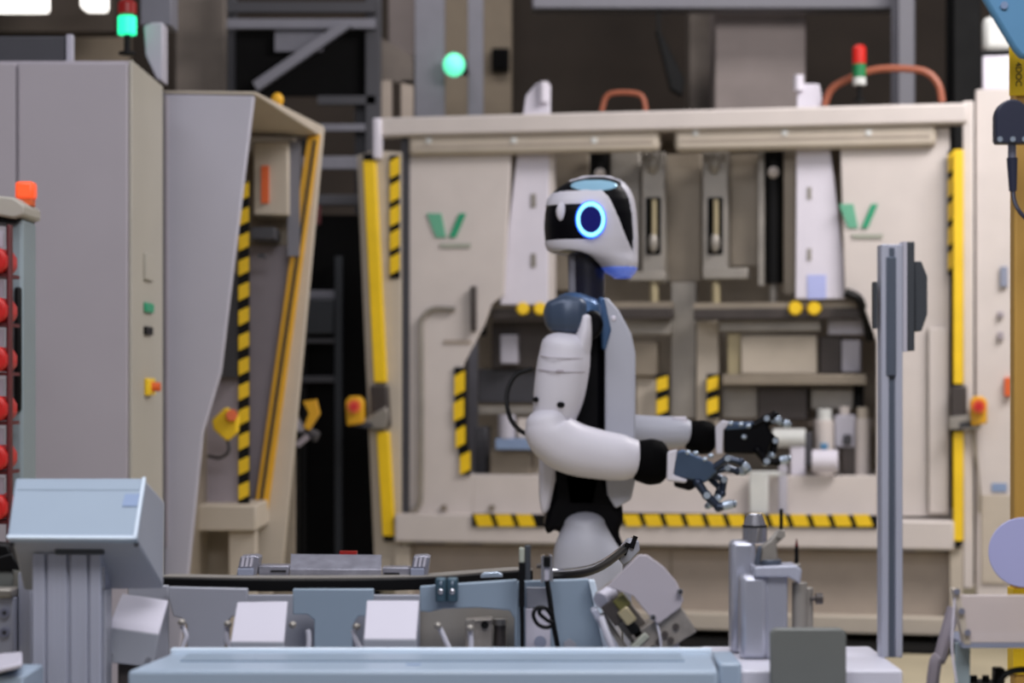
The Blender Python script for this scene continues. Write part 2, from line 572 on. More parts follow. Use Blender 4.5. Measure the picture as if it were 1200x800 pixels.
# things on top of the cabinet
t = thing('roof_unit', 'dark grey ventilation box on top of the left cabinet', 'box', (P(40, 0, 6.6).x, 6.8, zt))
part('body', MB().box(P(-40, 0, 6.7).x, P(77, 0, 6.7).x, 6.7, 6.78, zt, P(0, 42, 6.7).z), 'dark_steel', t, bevel=0.006)
part('edge_strip', MB().box(P(77.5, 0, 6.68).x, P(85, 0, 6.68).x, 6.68, 6.71, zt, P(0, 40, 6.68).z), 'lavender', t, bevel=0.003)
solo('cable_duct', MB().dprism([(168, 30), (178, 26), (191, 26), (191, 96), (183, 92), (170, 64)], 7.1, 7.2), 'lavender',
     'pale lavender cable duct behind the beige cabinet side', 'duct', bevel=0.006)
solo('cable_duct', MB().dbox(164, -20, 201, 30, 7.6, 7.75), 'grey_steel', 'dark grey duct dropping behind the lavender duct', 'duct', bevel=0.006)
solo('slot_shade', MB().box(P(183.5, 0, 7.12).x, P(190, 0, 7.12).x, 7.12, 7.18, 0, P(0, 106, 7.12).z), 'dark_steel',  # dark solid stands in for the shade in this gap
     'dark strip painting the shaded slot between left cabinet and left cell', 'post')

# rack and narrow cabinet at the left frame edge
d0 = 5.3
t = thing('narrow_cabinet', 'narrow grey green cabinet with black handle and white top in front of grey cabinet', 'cabinet', (P(10, 0, d0).x, d0 + 0.2, 0))
part('body', MB().box(P(6, 0, d0).x, P(27, 0, d0).x, d0, d0 + 0.15, 0, P(0, 256, d0).z), 'teal_cab', t, bevel=0.008)
part('handle', MB().dbox(16, 336, 24, 482, d0 - 0.02, d0), 'black', t, bevel=0.006)
part('top_slab', MB().dprism([(-30, 226), (16, 231), (28, 240), (28, 252), (16, 256), (-30, 248)], d0 - 0.04, d0 + 0.15), 'cab_side', t, bevel=0.006)
part('slab_shade', MB().dprism([(-30, 249), (24, 256), (18, 262), (-30, 258)], d0 - 0.02, d0 + 0.14), 'black', t)  # black solid puts the shade under the top slab into colour
for y in (345, 358, 372, 395):
    part('hinge', MB().dbox(26.5, y - 4, 30, y + 4, d0 + 0.06, d0 + 0.1), 'pipe_grey', t, bevel=0.002)
t = thing('warning_lamp', 'small orange warning lamp on top of the narrow cabinet', 'lamp', P(27, 236, d0 + 0.05))
part('lens', MB().dbox(17, 212, 39, 233, d0 + 0.05, d0 + 0.1), 'lamp_orange', t, bevel=0.008)
part('base', MB().dbox(19, 231, 37, 241, d0 + 0.055, d0 + 0.1), 'orange', t, bevel=0.002)
d1 = 5.1
t = thing('bin_rack', 'dark red bin rack standing in front of the narrow cabinet', 'rack', (P(0, 0, d1).x, d1 + 0.1, 0))
part('upright', MB().box(P(7.5, 0, d1).x, P(12, 0, d1).x, d1, d1 + 0.03, 0, P(0, 263, d1).z), 'dark_red', t, bevel=0.003)
part('upright', MB().box(P(-60, 0, d1).x, P(-54, 0, d1).x, d1, d1 + 0.03, 0, P(0, 263, d1).z), 'dark_red', t, bevel=0.003)
for y in (320, 378, 436, 494, 552, 610):
    part('shelf', MB().dbox(-56, y, 8, y + 4, d1 + 0.005, d1 + 0.14), 'dark_red', t)
for n_, y in zip(('topmost', 'second', 'third', 'fourth', 'fifth', 'sixth'), (290, 348, 406, 464, 522, 580)):
    tb = thing('storage_bin', 'red storage bin on the %s shelf of the dark red rack' % n_, 'bin', P(-22, y + 30, d1 + 0.06), 'red bins in the rack')
    part('shell', MB().dprism([(-50, y + 2), (0, y), (6, y + 10), (6, y + 22), (0, y + 29), (-50, y + 29)], d1 - 0.03, d1 + 0.1), 'red', tb, bevel=0.006)
    part('label_card', MB().dbox(-16, y - 20, 4, y - 1, d1 + 0.02, d1 + 0.03), 'lavender', tb)

# ------------------------------------------------------------------ left cell
t = thing('machine_cell', 'grey machine cell with slanted front edge and yellow light curtain', 'machine', (P(270, 0, 7.6).x, 7.6, 0))
LD = 7.2
zf = lambda d: HOR + CAMZ * F / d      # row of the floor
sd = part('side_panel', MB().dprism([(190, 110), (298, 112), (259, 436), (238, 506), (221, 672), (212, 760), (206, zf(LD)), (190, zf(LD))], LD, LD + 0.03), 'lavender', t, bevel=0.006)
part('hinge_strip', MB().dbox(190, 112, 196, 640, LD - 0.012, LD), 'pipe_grey', sd, bevel=0.003)
A = [P(190, 106, LD), P(300, 107.5, LD), P(300, 111, LD), P(190, 109.5, LD)]
B = [P(250, 145, 8.2), P(380, 148, 8.2), P(380, 162, 8.2), P(250, 160, 8.2)]
part('roof', MB().hull(A, B), 'cream_warm', t, bevel=0.004)
part('back_wall', MB().box(P(215, 0, 8.25).x, P(345, 0, 8.25).x, 8.25, 8.3, 0, P(0, 160, 8.25).z), 'metal_brown', t)  # darker material stands in for the weaker light inside the cell
part('left_wall', MB().box(P(200, 0, 7.3).x, P(200, 0, 7.3).x + 0.03, 7.25, 8.25, 0, P(0, 150, 8.2).z), 'metal_brown', t)
b = part('inner_cabinet', MB().dbox(297, 166, 338, 252, 8.05, 8.25), 'cream_warm', t, bevel=0.006)
part('label_strip', MB().dbox(306, 194, 315, 238, 8.04, 8.05), 'orange', b, label='orange strip on the cabinet')
part('inner_cabinet', MB().dprism([(290, 288), (346, 288), (306, 600), (290, 600)], 8.215, 8.245), 'pipe_grey', t, bevel=0.004)
part('terminal_box', MB().dbox(294, 266, 322, 280, 8.0, 8.2), 'dark_steel', t, bevel=0.003)
part('handle', MB().dbox(302, 297, 311, 302, 7.98, 8.02), 'dark_steel', t)
part('duct', MB().dbox(337, 166, 351, 300, 8.1, 8.2), 'grey_steel', t)
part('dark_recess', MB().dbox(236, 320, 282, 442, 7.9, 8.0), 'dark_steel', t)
part('pallet_stack', MB().dbox(240, 442, 282, 590, 7.95, 8.05), 'pipe_grey', t)
# hazard strip
hz = part('hazard_strip', MB().dbox(279, 212, 292, 592, 7.86, 7.88), 'black', t)
def stripes(parent, px0, px1, ys, d, h, m='yellow'):
    for y in ys:
        part('stripe', MB().dprism([(px0, y + h * 0.25), (px1, y), (px1, y + h * 0.8), (px0, y + h * 1.08)], d, d + 0.006), m, parent)
stripes(hz, 279.5, 291.5, [213 + 29.2 * k for k in range(13)], 7.852, 21)
part('work_table', MB().dbox(230, 592, 300, 622, 7.75, 8.2), 'cream_warm', t, bevel=0.006)
part('table_leg', MB().box(P(268, 0, 7.8).x, P(300, 0, 7.8).x, 7.8, 7.86, 0, P(0, 622, 7.8).z), 'cream_warm', t, bevel=0.004)
part('kick_panel', MB().box(P(232, 0, 8.0).x, P(280, 0, 8.0).x, 8.0, 8.02, 0, P(0, 618, 8.0).z), 'metal_brown', t)
# slanted light curtain post at the far side
LP = 8.15
part('curtain_post', MB().dprism([(366, 152), (379, 148), (331, 668), (316, 690), (300, 690), (296, 640)], LP, LP + 0.06), 'cream_warm', t, bevel=0.004)
cb = part('light_curtain', MB().dprism([(360, 160), (375, 156), (313, 600), (297, 602)], LP - 0.035, LP - 0.002), 'amber', t, bevel=0.003)
part('lens_slot', MB().dprism([(367, 164), (370.5, 164), (306.5, 596), (302.5, 596)], LP - 0.038, LP - 0.035), 'print_dark', cb)
part('end_cap', MB().dprism([(296.5, 602), (309, 600), (307, 612), (297, 613)], LP - 0.036, LP), 'black', cb)
part('post_foot', MB().box(P(300, 0, LP).x, P(318, 0, LP).x, LP + 0.01, LP + 0.05, 0, P(0, 688, LP).z), 'cream_warm', t)
t2 = thing('emergency_stop', 'yellow emergency stop box tilted beside the striped post of the left cell', 'emergency stop', P(262, 516, 7.75))
part('box', MB().dprism([(248, 492), (264, 477), (279, 487), (278, 506), (266, 517), (250, 503)], 7.72, 7.78), 'yellow', t2, bevel=0.006)
part('button', MB().cyl(P(271, 487, 7.72), P(272, 486, 7.68), 0.02), 'orange', t2)
part('cable', MB().tube([P(266, 512, 7.75), P(268, 528, 7.76), P(258, 536, 7.78), P(244, 534, 7.84)], 0.006), 'dark_steel', t2)
t2 = thing('beacon', 'small amber beacon on the roof of the left cell', 'lamp', P(325, 128, 7.75))
part('dome', MB().ball(P(325, 117, 7.7), 0.022, 0.022, 0.025), 'amber', t2)
part('base', MB().cyl(P(325, 128, 7.7), P(325, 119, 7.7), 0.018), 'amber', t2)

# ------------------------------------------------------------------ white cell
XL, YL = (437 - 600) * 10.15 / F, 10.15
XR, YR = (1135 - 600) * 9.6 / F, 9.6
ANG = math.atan2(YR - YL, XR - XL)
EU = Vector((math.cos(ANG), math.sin(ANG)))
EW = Vector((-math.sin(ANG), math.cos(ANG)))
MM = Matrix.Translation((XL, YL, 0)) @ Matrix.Rotation(ANG, 4, 'Z')
OW = XL * EW.x + YL * EW.y


def MU(px, py, w):
    tx = (px - 600.0) / F
    d = (w + OW) / (tx * EW.x + EW.y)
    u = (d * tx - XL) * EU.x + (d - YL) * EU.y
    return u, CAMZ + (HOR - py) * d / F


def mbox(px0, py0, px1, py1, w0, w1, mb=None):
    mb = mb or MB(MM)
    u0, _ = MU(px0, 0, w0); u1, _ = MU(px1, 0, w0)
    pm = (px0 + px1) / 2
    return mb.box(u0, u1, w0, w1, MU(pm, py1, w0)[1], MU(pm, py0, w0)[1])


def mprism(poly, w0, w1, mb=None):
    mb = mb or MB(MM)
    return mb.prism([MU(x, y, w0) for x, y in poly], w0, w1)


def mp(px, py, w):
    u, z = MU(px, py, w)
    return (u, w, z)


cell = thing('press_cell', 'large cream press cell with green V logos and yellow hazard strips', 'machine', (MM @ Vector((1.33, 0.5, 0))))
UW = MU(1135, 0, 0)[0]
part('top_beam', mbox(441, 129, 1134, 152, -0.06, 0.06), 'cream', cell, bevel=0.012)
part('pipe_corner', mbox(436, 138, 446, 186, -0.08, -0.03), 'blade_white', cell, bevel=0.01)
part('left_post', mprism([(470, 150), (479, 150), (479, 604), (470, 604)], 0.0, 0.1), 'dark_steel', cell)
part('right_post', mbox(1128, 118, 1141, 690, -0.04, 0.12), 'cream', cell, bevel=0.008)
part('left_panel', mprism([(478, 156), (600, 156), (590, 345), (576, 356), (567, 380), (543, 425), (538, 470), (545, 540), (554, 557), (554, 603), (478, 603)], 0.02, 0.05), 'cream', cell, bevel=0.004)
part('right_panel', mprism([(984, 150), (1113, 150), (1113, 605), (1027, 605), (1027, 557), (1027, 400), (1015, 366), (1000, 350), (990, 345)], 0.02, 0.05), 'cream', cell, bevel=0.004)
part('lower_panel', mprism([(554, 557), (1027, 557), (1027, 604), (554, 604)], 0.02, 0.05), 'cream', cell, bevel=0.004)
part('right_inner_post', mbox(1088, 384, 1111, 602, -0.01, 0.02), 'cream', cell, bevel=0.006)
for (a, b, c, d) in ((478, 153, 772, 179), (790, 144, 1097, 174)):
    h = part('lamp_housing', mbox(a, b, c, d, -0.03, 0.06), 'cream_warm', cell, bevel=0.02)
    part('seam', mbox(a + 8, (b + d) / 2 + 2, c - 8, (b + d) / 2 + 4, -0.034, -0.03), 'cream_dark', h)
    for k in (0.08, 0.42, 0.74):
        xx = a + (c - a) * k
        part('fixing', mbox(xx - 3, b + 8, xx + 4, b + 15, -0.036, -0.03), 'lamp_clear', h, bevel=0.003)
# shelf, lower front, base
part('shelf', mbox(462, 606, 1118, 640, -0.08, 0.9), 'cream', cell, bevel=0.01)
part('lower_front', mbox(478, 642, 1118, 718, 0.04, 0.08), 'cream_dark', cell, bevel=0.004)
part('panel_joint', mbox(785, 645, 787, 716, 0.034, 0.04), 'metal_brown', cell)
part('base_beam', mbox(478, 717, 1118, 738, -0.04, 0.5), 'cream_warm', cell, bevel=0.008)
part('lower_post', mbox(462, 640, 480, 740, -0.04, 0.04), 'cream_warm', cell, bevel=0.004)
part('lower_post', mbox(1113, 636, 1128, 742, -0.04, 0.04), 'cream_warm', cell, bevel=0.004)
for px in (490, 800, 1105):
    part('foot', MB(MM).box(MU(px, 0, 0)[0] - 0.05, MU(px, 0, 0)[0] + 0.05, 0.05, 0.15, 0, 0.12), 'black', cell)
part('underside_shade', MB(MM).box(0.16, 2.5, 0.3, 0.32, 0, 0.12), 'matte_black', cell)  # black sheet stands in for the dark gap beneath the cell
solo('floor_strip', MB(MM).box(0.1, 2.66, -0.36, 0.0, 0.0, 0.012), 'matte_black', 'flat black strip along the foot of the cream press cell', 'strip', bevel=0.004)  # flat black strip added on the floor before the cell
# hazard strips on the shelf edge and on the opening
def mstripes(parent, pts, w, rot=False, m='yellow'):
    for (xa, ya, xb, yb) in pts:
        if rot:
            k = (yb - ya) * 0.22
            pl = [(xa, ya + k), (xb, ya), (xb, yb - k), (xa, yb)]
        else:
            k = (xb - xa) * 0.22
            pl = [(xa, ya), (xb - k, ya), (xb, yb), (xa + k, yb)]
        part('stripe', mprism(pl, w - 0.005, w), m, parent)
hs = part('hazard_strip', mbox(553, 602, 640, 617, -0.09, -0.081), 'black', cell)
mstripes(hs, [(555 + 24.5 * k, 602.5, 578.5 + 24.5 * k, 616.5) for k in range(3)], -0.09)
hs = part('hazard_strip', mbox(726, 602, 1029, 617, -0.09, -0.081), 'black', cell)
mstripes(hs, [(729 + 24.6 * k, 602.5, 752.5 + 24.6 * k, 616.5) for k in range(12)], -0.09)
hs = part('hazard_strip', mprism([(532, 430), (545, 430), (546, 500), (552, 556), (541, 556), (533, 500)], 0.005, 0.018), 'black', cell)
mstripes(hs, [(532.5, 434, 544.5, 464), (531.5, 466, 543.5, 494), (534, 498, 545, 525), (539, 528, 551, 556)], 0.005, True)
hs = part('hazard_strip', mbox(456.5, 182, 468.5, 326, -0.03, -0.021), 'black', cell)
mstripes(hs, [(457, 183 + 28.2 * k, 468, 209 + 28.2 * k) for k in range(5)], -0.03, True)
hs = part('hazard_strip', mbox(1110.5, 176, 1117, 322, -0.02, -0.006), 'black', cell)
mstripes(hs, [(1111, 177 + 28.6 * k, 1116.5, 203 + 28.6 * k) for k in range(5)], -0.02, True)
# slanted left wing with light curtain, right light curtain
part('left_wing', mprism([(418, 182), (437, 176), (470, 178), (470, 690), (440, 690), (436, 600)], -0.02, 0.0), 'cream_warm', cell, bevel=0.004)
lc = part('light_curtain', mprism([(425, 188), (439, 188), (452, 448), (438, 448)], -0.06, -0.021), 'yellow', cell, bevel=0.004)
part('end_cap', mprism([(425.5, 180), (437, 180), (438.5, 188), (426, 188)], -0.055, -0.021), 'black', lc)
lc = part('light_curtain', mprism([(441, 506), (455, 506), (462, 628), (448, 628)], -0.06, -0.021), 'yellow', cell, bevel=0.004)
part('end_cap', mprism([(449, 628), (460, 628), (460, 634), (450, 634)], -0.055, -0.021), 'black', lc)
part('curtain_bracket', mprism([(433, 452), (453, 452), (456, 500), (436, 504)], -0.07, -0.021), 'dark_tool', cell, bevel=0.006)
part('bracket_plate', mprism([(425, 492), (452, 476), (455, 486), (452, 502), (430, 502)], -0.09, -0.071), 'metal_grey', cell, bevel=0.004)
lc = part('light_curtain', mbox(1117, 175, 1129, 450, -0.07, -0.041), 'yellow', cell, bevel=0.004)
lc = part('light_curtain', mbox(1117, 506, 1129, 634, -0.07, -0.041), 'yellow', cell, bevel=0.004)
part('end_cap', mbox(1119, 634, 1127, 641, -0.065, -0.041), 'black', lc)
part('curtain_bracket', mbox(1114, 452, 1133, 490, -0.08, -0.041), 'dark_tool', cell, bevel=0.006)
part('bracket_plate', mprism([(1112, 488), (1138, 486), (1150, 497), (1148, 503), (1112, 503)], -0.1, -0.081), 'metal_grey', cell, bevel=0.004)
part('bracket_strut', mprism([(1136, 500), (1143, 500), (1150, 580), (1150, 600), (1146, 600), (1146, 560)], -0.06, -0.045), 'metal_brown', cell)
for (lab, px, w) in (('orange emergency stop on the slanted left wing of the cream cell', 414, -0.12), ('orange emergency stop on the right side of the cream cell', 1146, -0.12)):
    es = thing('emergency_stop', lab, 'emergency stop', MM @ Vector(mp(px, 500, w)))
    part('box', mprism([(px - 10, 470), (px - 5, 464), (px + 6, 464), (px + 11, 470), (px + 11, 496), (px - 8, 499)], w, w + 0.05), 'amber', es, bevel=0.008)
    part('button', MB(MM).cyl(mp(px + 1, 476, w), mp(px + 1, 476, w - 0.03), 0.03), 'orange', es)
    part('button_top', MB(MM).cyl(mp(px + 1, 476, w - 0.03), mp(px + 1, 476, w - 0.036), 0.018), 'red', es)
    part('bracket', mprism([(px + 2, 492), (px + 22 * (1 if px < 600 else -1), 496), (px + 22 * (1 if px < 600 else -1), 502), (px, 499)] if px < 600 else
                           [(px - 22, 495), (px - 2, 492), (px, 499), (px - 22, 502)], w + 0.02, w + 0.0298), 'dark_steel', es)
# logos
for (ox, oy, g, lt) in ((500, 250, 'logo_green', 'logo_light'), (983, 239, 'logo_green', 'logo_light')):
    lg = part('logo', mprism([(ox, oy), (ox + 17, oy), (ox + 22.5, oy + 28), (ox + 11, oy + 28)], 0.012, 0.019), lt, cell, label='light green slanted stroke of the V logo')
    part('logo_stroke', mprism([(ox + 38, oy), (ox + 46, oy), (ox + 34, oy + 28), (ox + 26, oy + 28)], 0.011, 0.019), g, lg)
    part('logo_line', mprism([(ox + 15, oy + 35), (ox + 52, oy + 35), (ox + 51, oy + 40), (ox + 17, oy + 40)], 0.012, 0.019), 'logo_grey', lg)
# handles, conduit on left panel and right panel
part('door_handle', mbox(551, 335, 557, 388, -0.02, 0.018), 'dark_tool', cell, bevel=0.006)
part('conduit', MB(MM).tube([mp(533, 362, 0.0), mp(508, 362, 0.0), mp(495, 374, 0.0), mp(494, 400, 0.0), mp(494, 560, 0.0), mp(491, 592, 0.0), mp(482, 600, 0.0)], 0.012), 'metal_grey', cell)
part('conduit', mbox(1087, 385, 1089.5, 600, -0.0, 0.019), 'metal_brown', cell)
part('name_plate', mbox(520, 398, 552, 403, 0.014, 0.019), 'cream_dark', cell)
for px in (520, 576, 1045, 1090):
    part('bolt', mbox(px - 3, 592, px + 3, 598, 0.006, 0.019), 'metal_brown', cell)
# interior
part('back_wall', mbox(560, 150, 1040, 560, 0.9, 0.94), 'metal_brown', cell)
part('roof_plate', MB(MM).box(MU(480, 0, 0.06)[0], MU(1110, 0, 0.06)[0], 0.3, 0.95, MU(780, 150, 0.3)[1], MU(780, 146, 0.3)[1]), 'cream_dark', cell)
part('inner_floor', MB(MM).box(MU(552, 0, 0.06)[0], MU(1030, 0, 0.06)[0], 0.05, 0.95, MU(790, 564, 0.05)[1], MU(790, 558, 0.05)[1]), 'cream', cell)
bl = part('blade', mprism([(616, 112), (628, 98), (644, 98), (642, 357), (586, 357), (589, 318), (606, 180)], 0.065, 0.1), 'blade_white', cell, bevel=0.004)
for y in (235, 305):
    part('slot', mbox(622, y - 8, 628, y + 8, 0.06, 0.065), 'metal_grey', bl)
part('blade_edge', mprism([(641, 180), (649, 180), (649, 352), (641, 352)], 0.07, 0.12), 'cream', cell)
bl = part('blade', mprism([(934, 98), (960, 98), (974, 185), (988, 300), (990, 350), (932, 350)], 0.065, 0.1), 'blade_white', cell, bevel=0.004)
for y in (226, 298):
    part('slot', mbox(946, y - 7, 951, y + 7, 0.06, 0.065), 'metal_grey', bl)
part('blue_patch', mbox(946, 322, 968, 350, 0.06, 0.065), 'patch_blue', bl, label='blue patch at the foot of the blade')  # pale blue patch set on the blade
part('blade_clamp', MB(MM).cyl(mp(936, 106, 0.05), mp(936, 88, 0.05), 0.022), 'blade_white', cell)
part('blade_clamp', MB(MM).cyl(mp(637, 120, 0.05), mp(637, 96, 0.05), 0.022), 'blade_white', cell)
for (xa, xb, y0, y1, foot) in ((752, 779, 178, 332, (736, 318, 779, 329)), (823, 853, 178, 328, (823, 314, 876, 327))):
    gr = part('guide_rail', mbox(xa, y0, xb, y1, 0.2, 0.3), 'metal_grey', cell, bevel=0.006)
    c = (xa + xb) / 2
    part('slot', mbox(c - 9, 231, c + 9, 298, 0.19, 0.2), 'matte_black', gr, bevel=0.02)
    part('pin', MB(MM).cyl(mp(c + 1, 275, 0.17), mp(c + 1, 234, 0.17), 0.012), 'brass', gr)
    part('roller', MB(MM).ball(mp(c, 284, 0.17), 0.022, 0.02, 0.045), 'metal_grey', gr)
    part('rail_cap', MB(MM).ball(mp(c - 1, 190, 0.19), 0.03, 0.02, 0.055), 'metal_grey', gr)
    part('rail_foot', mbox(*foot, 0.16, 0.3), 'metal_grey', cell, bevel=0.006)
    part('piston', MB(MM).cyl(mp(c + 1, 366, 0.2), mp(c + 1, 330, 0.2), 0.02), 'brass', cell)
part('inner_panel', mbox(780, 180, 822, 330, 0.36, 0.4), 'metal_brown', cell, bevel=0.004)
part('inner_panel', mbox(856, 180, 890, 312, 0.32, 0.36), 'metal_brown', cell, bevel=0.004)
part('inner_panel', mbox(650, 180, 690, 340, 0.34, 0.38), 'metal_brown', cell, bevel=0.004)
part('inner_panel', mbox(716, 178, 750, 318, 0.34, 0.38), 'metal_grey', cell, bevel=0.004)
part('inner_panel', mbox(888, 178, 896, 335, 0.2, 0.24), 'metal_grey', cell, bevel=0.004)
part('inner_panel', mbox(918, 178, 933, 345, 0.2, 0.24), 'metal_brown', cell, bevel=0.004)
for (xa, xb, y1, yd) in ((894, 919, 332, 202), (690, 716, 214, 204)):
    cy = part('black_cylinder', MB(MM).cyl(mp((xa + xb) / 2, y1, 0.24), mp((xa + xb) / 2, 176, 0.24), 0.048, n=20), 'black', cell)
    part('cylinder_cap', MB(MM).ball(mp((xa + xb) / 2, yd, 0.185), 0.026), 'cream', cy)
part('cylinder_rod', MB(MM).cyl(mp(906, 358, 0.24), mp(906, 332, 0.24), 0.02), 'metal_grey', cell)
part('centre_column', mbox(786, 330, 816, 490, 0.3, 0.36), 'metal_grey', cell, bevel=0.006)
for (xa, xb) in ((576, 787), (813, 1016)):
    cbr = part('crossbar', mbox(xa, 361, xb, 374, 0.1, 0.2), 'dark_tool', cell, bevel=0.006)
    part('bar_top', mbox(xa, 354, xb, 361, 0.11, 0.2), 'metal_brown', cbr)
for px in (613, 633, 932, 954):
    part('yellow_cap', MB(MM).cyl(mp(px, 361, 0.1), mp(px, 361, 0.06), 0.034, 0.026), 'yellow', cell)
part('hose', MB(MM).tube([mp(583, 348, 0.06), mp(571, 352, 0.06), mp(566, 370, 0.07), mp(566, 392, 0.1)], 0.02), 'black', cell)
part('hose', MB(MM).tube([mp(990, 342, 0.0), mp(1006, 350, 0.01), mp(1014, 370, 0.05), mp(1019, 398, 0.1)], 0.02), 'black', cell)
# lower interior
IN = [(576, 376, 642, 432, .25, .4, 'dark_tool'), (586, 392, 606, 426, .2, .25, 'lavender'), (560, 432, 642, 472, .28, .4, 'dark_steel'),
      (560, 476, 640, 486, .2, .3, 'metal_grey'), (556, 500, 570, 556, .2, .3, 'dark_steel'), (574, 527, 622, 557, .12, .3, 'metal_brown'),
      
      (718, 376, 786, 392, .2, .3, 'metal_grey'), (740, 400, 770, 440, .25, .35, 'metal_brown'), (745, 440, 768, 490, .3, .36, 'cream_warm'),
      (842, 374, 962, 388, .18, .3, 'metal_grey'), (868, 393, 957, 438, .2, .34, 'cream_warm'), (852, 390, 868, 440, .22, .34, 'brass'),
      (846, 438, 1016, 451, .16, .34, 'metal_brown'), (846, 452, 888, 490, .3, .4, 'metal_grey'), (888, 454, 946, 492, .26, .4, 'dark_tool'),
      (970, 374, 1012, 392, .2, .34, 'lavender'), (960, 394, 986, 438, .24, .34, 'dark_tool'), (986, 398, 1008, 436, .22, .34, 'lavender'),
      (999, 451, 1012, 478, .35, .4, 'black'), (816, 376, 842, 500, .26, .34, 'cream_warm'), (950, 455, 1000, 480, .3, .4, 'metal_grey'),
      (744, 492, 850, 560, .45, .5, 'cream_dark'), (850, 490, 1026, 500, .5, .55, 'cream_dark')]
for (a, b_, c, d, w0, w1, m) in IN:
    part('tool_block', mbox(a, b_, c, d, w0, w1), m, cell, bevel=0.006)
for px in (776, 835):
    hs = part('hazard_strip', mbox(px - 7, 438, px + 7, 490, 0.2, 0.24), 'black', cell)
    mstripes(hs, [(px - 6.5, 440, px + 6.5, 459), (px - 6.5, 464, px + 6.5, 486)], 0.2, True)

# tooling on the cell's shelf, right
g = 'white workpieces in the opening of the cream cell'
def tool(name, label, cat, items, w, group=None):
    a = items[0][1]
    tt = thing(name, label, cat, MM @ Vector(mp((a[0] + a[2]) / 2, max(i[1][3] for i in items), w)), group)
    for (nm, bx, dw, m, shape) in items:
        if shape == 'box':
            part(nm, mbox(*bx, w + dw[0], w + dw[1]), m, tt, bevel=0.006)
        elif shape == 'v':
            c = (bx[0] + bx[2]) / 2
            r = (MU(bx[2], 0, w)[0] - MU(bx[0], 0, w)[0]) / 2
            part(nm, MB(MM).cyl(mp(c, bx[3], w + dw[0]), mp(c, bx[1], w + dw[0]), r, n=20), m, tt, bevel=0.004)
        else:
            c = (bx[1] + bx[3]) / 2
            r = (bx[3] - bx[1]) / 2 * 9.9 / F
            part(nm, MB(MM).cyl(mp(bx[0], c, w + dw[0]), mp(bx[2], c, w + dw[0]), r, n=20), m, tt, bevel=0.004)
    return tt
tool('valve_block', 'white and grey valve block standing in the cell opening behind the aluminium post', 'valve block',
     [('base', (986, 524, 1012, 557), (0.1, 0.24), 'dark_tool', 'box'), ('body', (954, 492, 978, 557), (0.12, 0.24), 'cream', 'v'),
      ('body', (978, 486, 1002, 524), (0.1, 0.24), 'lavender', 'box'), ('body', (1002, 490, 1020, 557), (0.1, 0.2), 'cream', 'v'),
      ('cap', (957, 479, 975, 493), (0.12, 0.2), 'lamp_clear', 'v'), ('cap', (983, 476, 996, 487), (0.14, 0.2), 'cream', 'v'),
      ('cap', (1004, 477, 1018, 491), (0.1, 0.2), 'cream_warm', 'v'), ('port', (988, 509, 998, 521), (0.08, 0.1), 'dark_steel', 'box'),
      ('blue_ring', (961, 519, 970, 527), (0.02, 0.05), 'sky_blue', 'box')], 0.06)
tool('gripper_cylinder', 'white horizontal cylinder with dark end ring in the cell opening', 'cylinder',
     [('barrel', (906, 502, 944, 524), (0.02, 0.1), 'lamp_clear', 'h'), ('end_ring', (943, 506, 951, 546), (0.0, 0.06), 'dark_steel', 'box'),
      ('stand', (926, 523, 943, 557), (0.0, 0.08), 'blade_white', 'box')], 0.08)
tool('round_part', 'round white part lying before the valve block in the cell', 'part',
     [('drum', (952, 527, 982, 553), (0.0, 0.1), 'blade_white', 'h')], 0.0)
tool('clear_stand', 'pale plastic stand on the front shelf under the robot hands', 'stand',
     [('plate', (878, 556, 900, 602), (0, .03), 'lamp_clear', 'box'), ('plate', (912, 545, 922, 602), (0, .03), 'lavender', 'box'),
      ('bar', (878, 552, 922, 558), (0.0, .03), 'lamp_clear', 'box')], -0.04)
tool('part_tray', 'white workpieces and blue tray in the left of the cell opening', 'tray',
     [('tray', (580, 514, 640, 527), (0, .12), 'label_blue', 'box'), ('workpiece', (584, 486, 604, 514), (.04, .1), 'lavender', 'v'),
      ('workpiece', (606, 490, 632, 514), (.03, .1), 'cream', 'box')], 0.05)

# orange cables on the top
for (lab, pts, r) in (('thick orange cable arching over the right end of the cream cell', [(966, 124), (975, 104), (1000, 90), (1030, 81), (1068, 81), (1088, 86), (1100, 100), (1104, 120)], 0.016),
                      ('short red orange cable loop on top of the cream cell', [(705, 130), (710, 114), (720, 109), (742, 109), (753, 114), (757, 130)], 0.012)):
    solo('cable', MB(MM).tube([mp(x, y, 0.05) for x, y in pts], r), 'cable_orange', lab, 'cable')

# right cabinet
cu0, cu1 = MU(1143, 0, 0.0)[0], MU(1260, 0, 0.0)[0]
czt = MU(1160, 104, 0.0)[1]
t = thing('side_cabinet', 'tall cream cabinet at the right end of the press cell', 'cabinet', MM @ Vector(((cu0 + cu1) / 2, 0.3, 0)))
part('body', MB(MM).box(cu0, cu1, 0.0, 0.6, 0.18, czt), 'cream', t, bevel=0.01)
part('plinth', MB(MM).box(cu0 + .02, cu1 - .02, 0.04, 0.56, 0, 0.18), 'matte_black', t)
part('indicator', mbox(1172, 312, 1181, 336, -0.02, 0), 'label_grey', t, bevel=0.003)
part('knob', mbox(1169, 365, 1176, 372, -0.02, 0), 'pipe_grey', t, bevel=0.003)
part('knob', mbox(1169, 389, 1176, 398, -0.02, 0), 'pipe_grey', t, bevel=0.003)
part('red_lever', mbox(1177, 442, 1186, 464, -0.03, 0), 'orange', t, bevel=0.003)
part('label_plate', mbox(1162, 566, 1180, 576, -0.006, 0), 'label_blue', t)
part('lower_door', mbox(1150, 580, 1240, 684, -0.012, 0), 'cream_warm', t, bevel=0.003)
t = thing('junction_box', 'white junction box with grey cap on top of the cream cabinet', 'box', MM @ Vector((cu0 + .1, .2, czt)))
part('body', mbox(1151, 65, 1186, 105, 0.05, 0.3), 'blade_white', t, bevel=0.008)
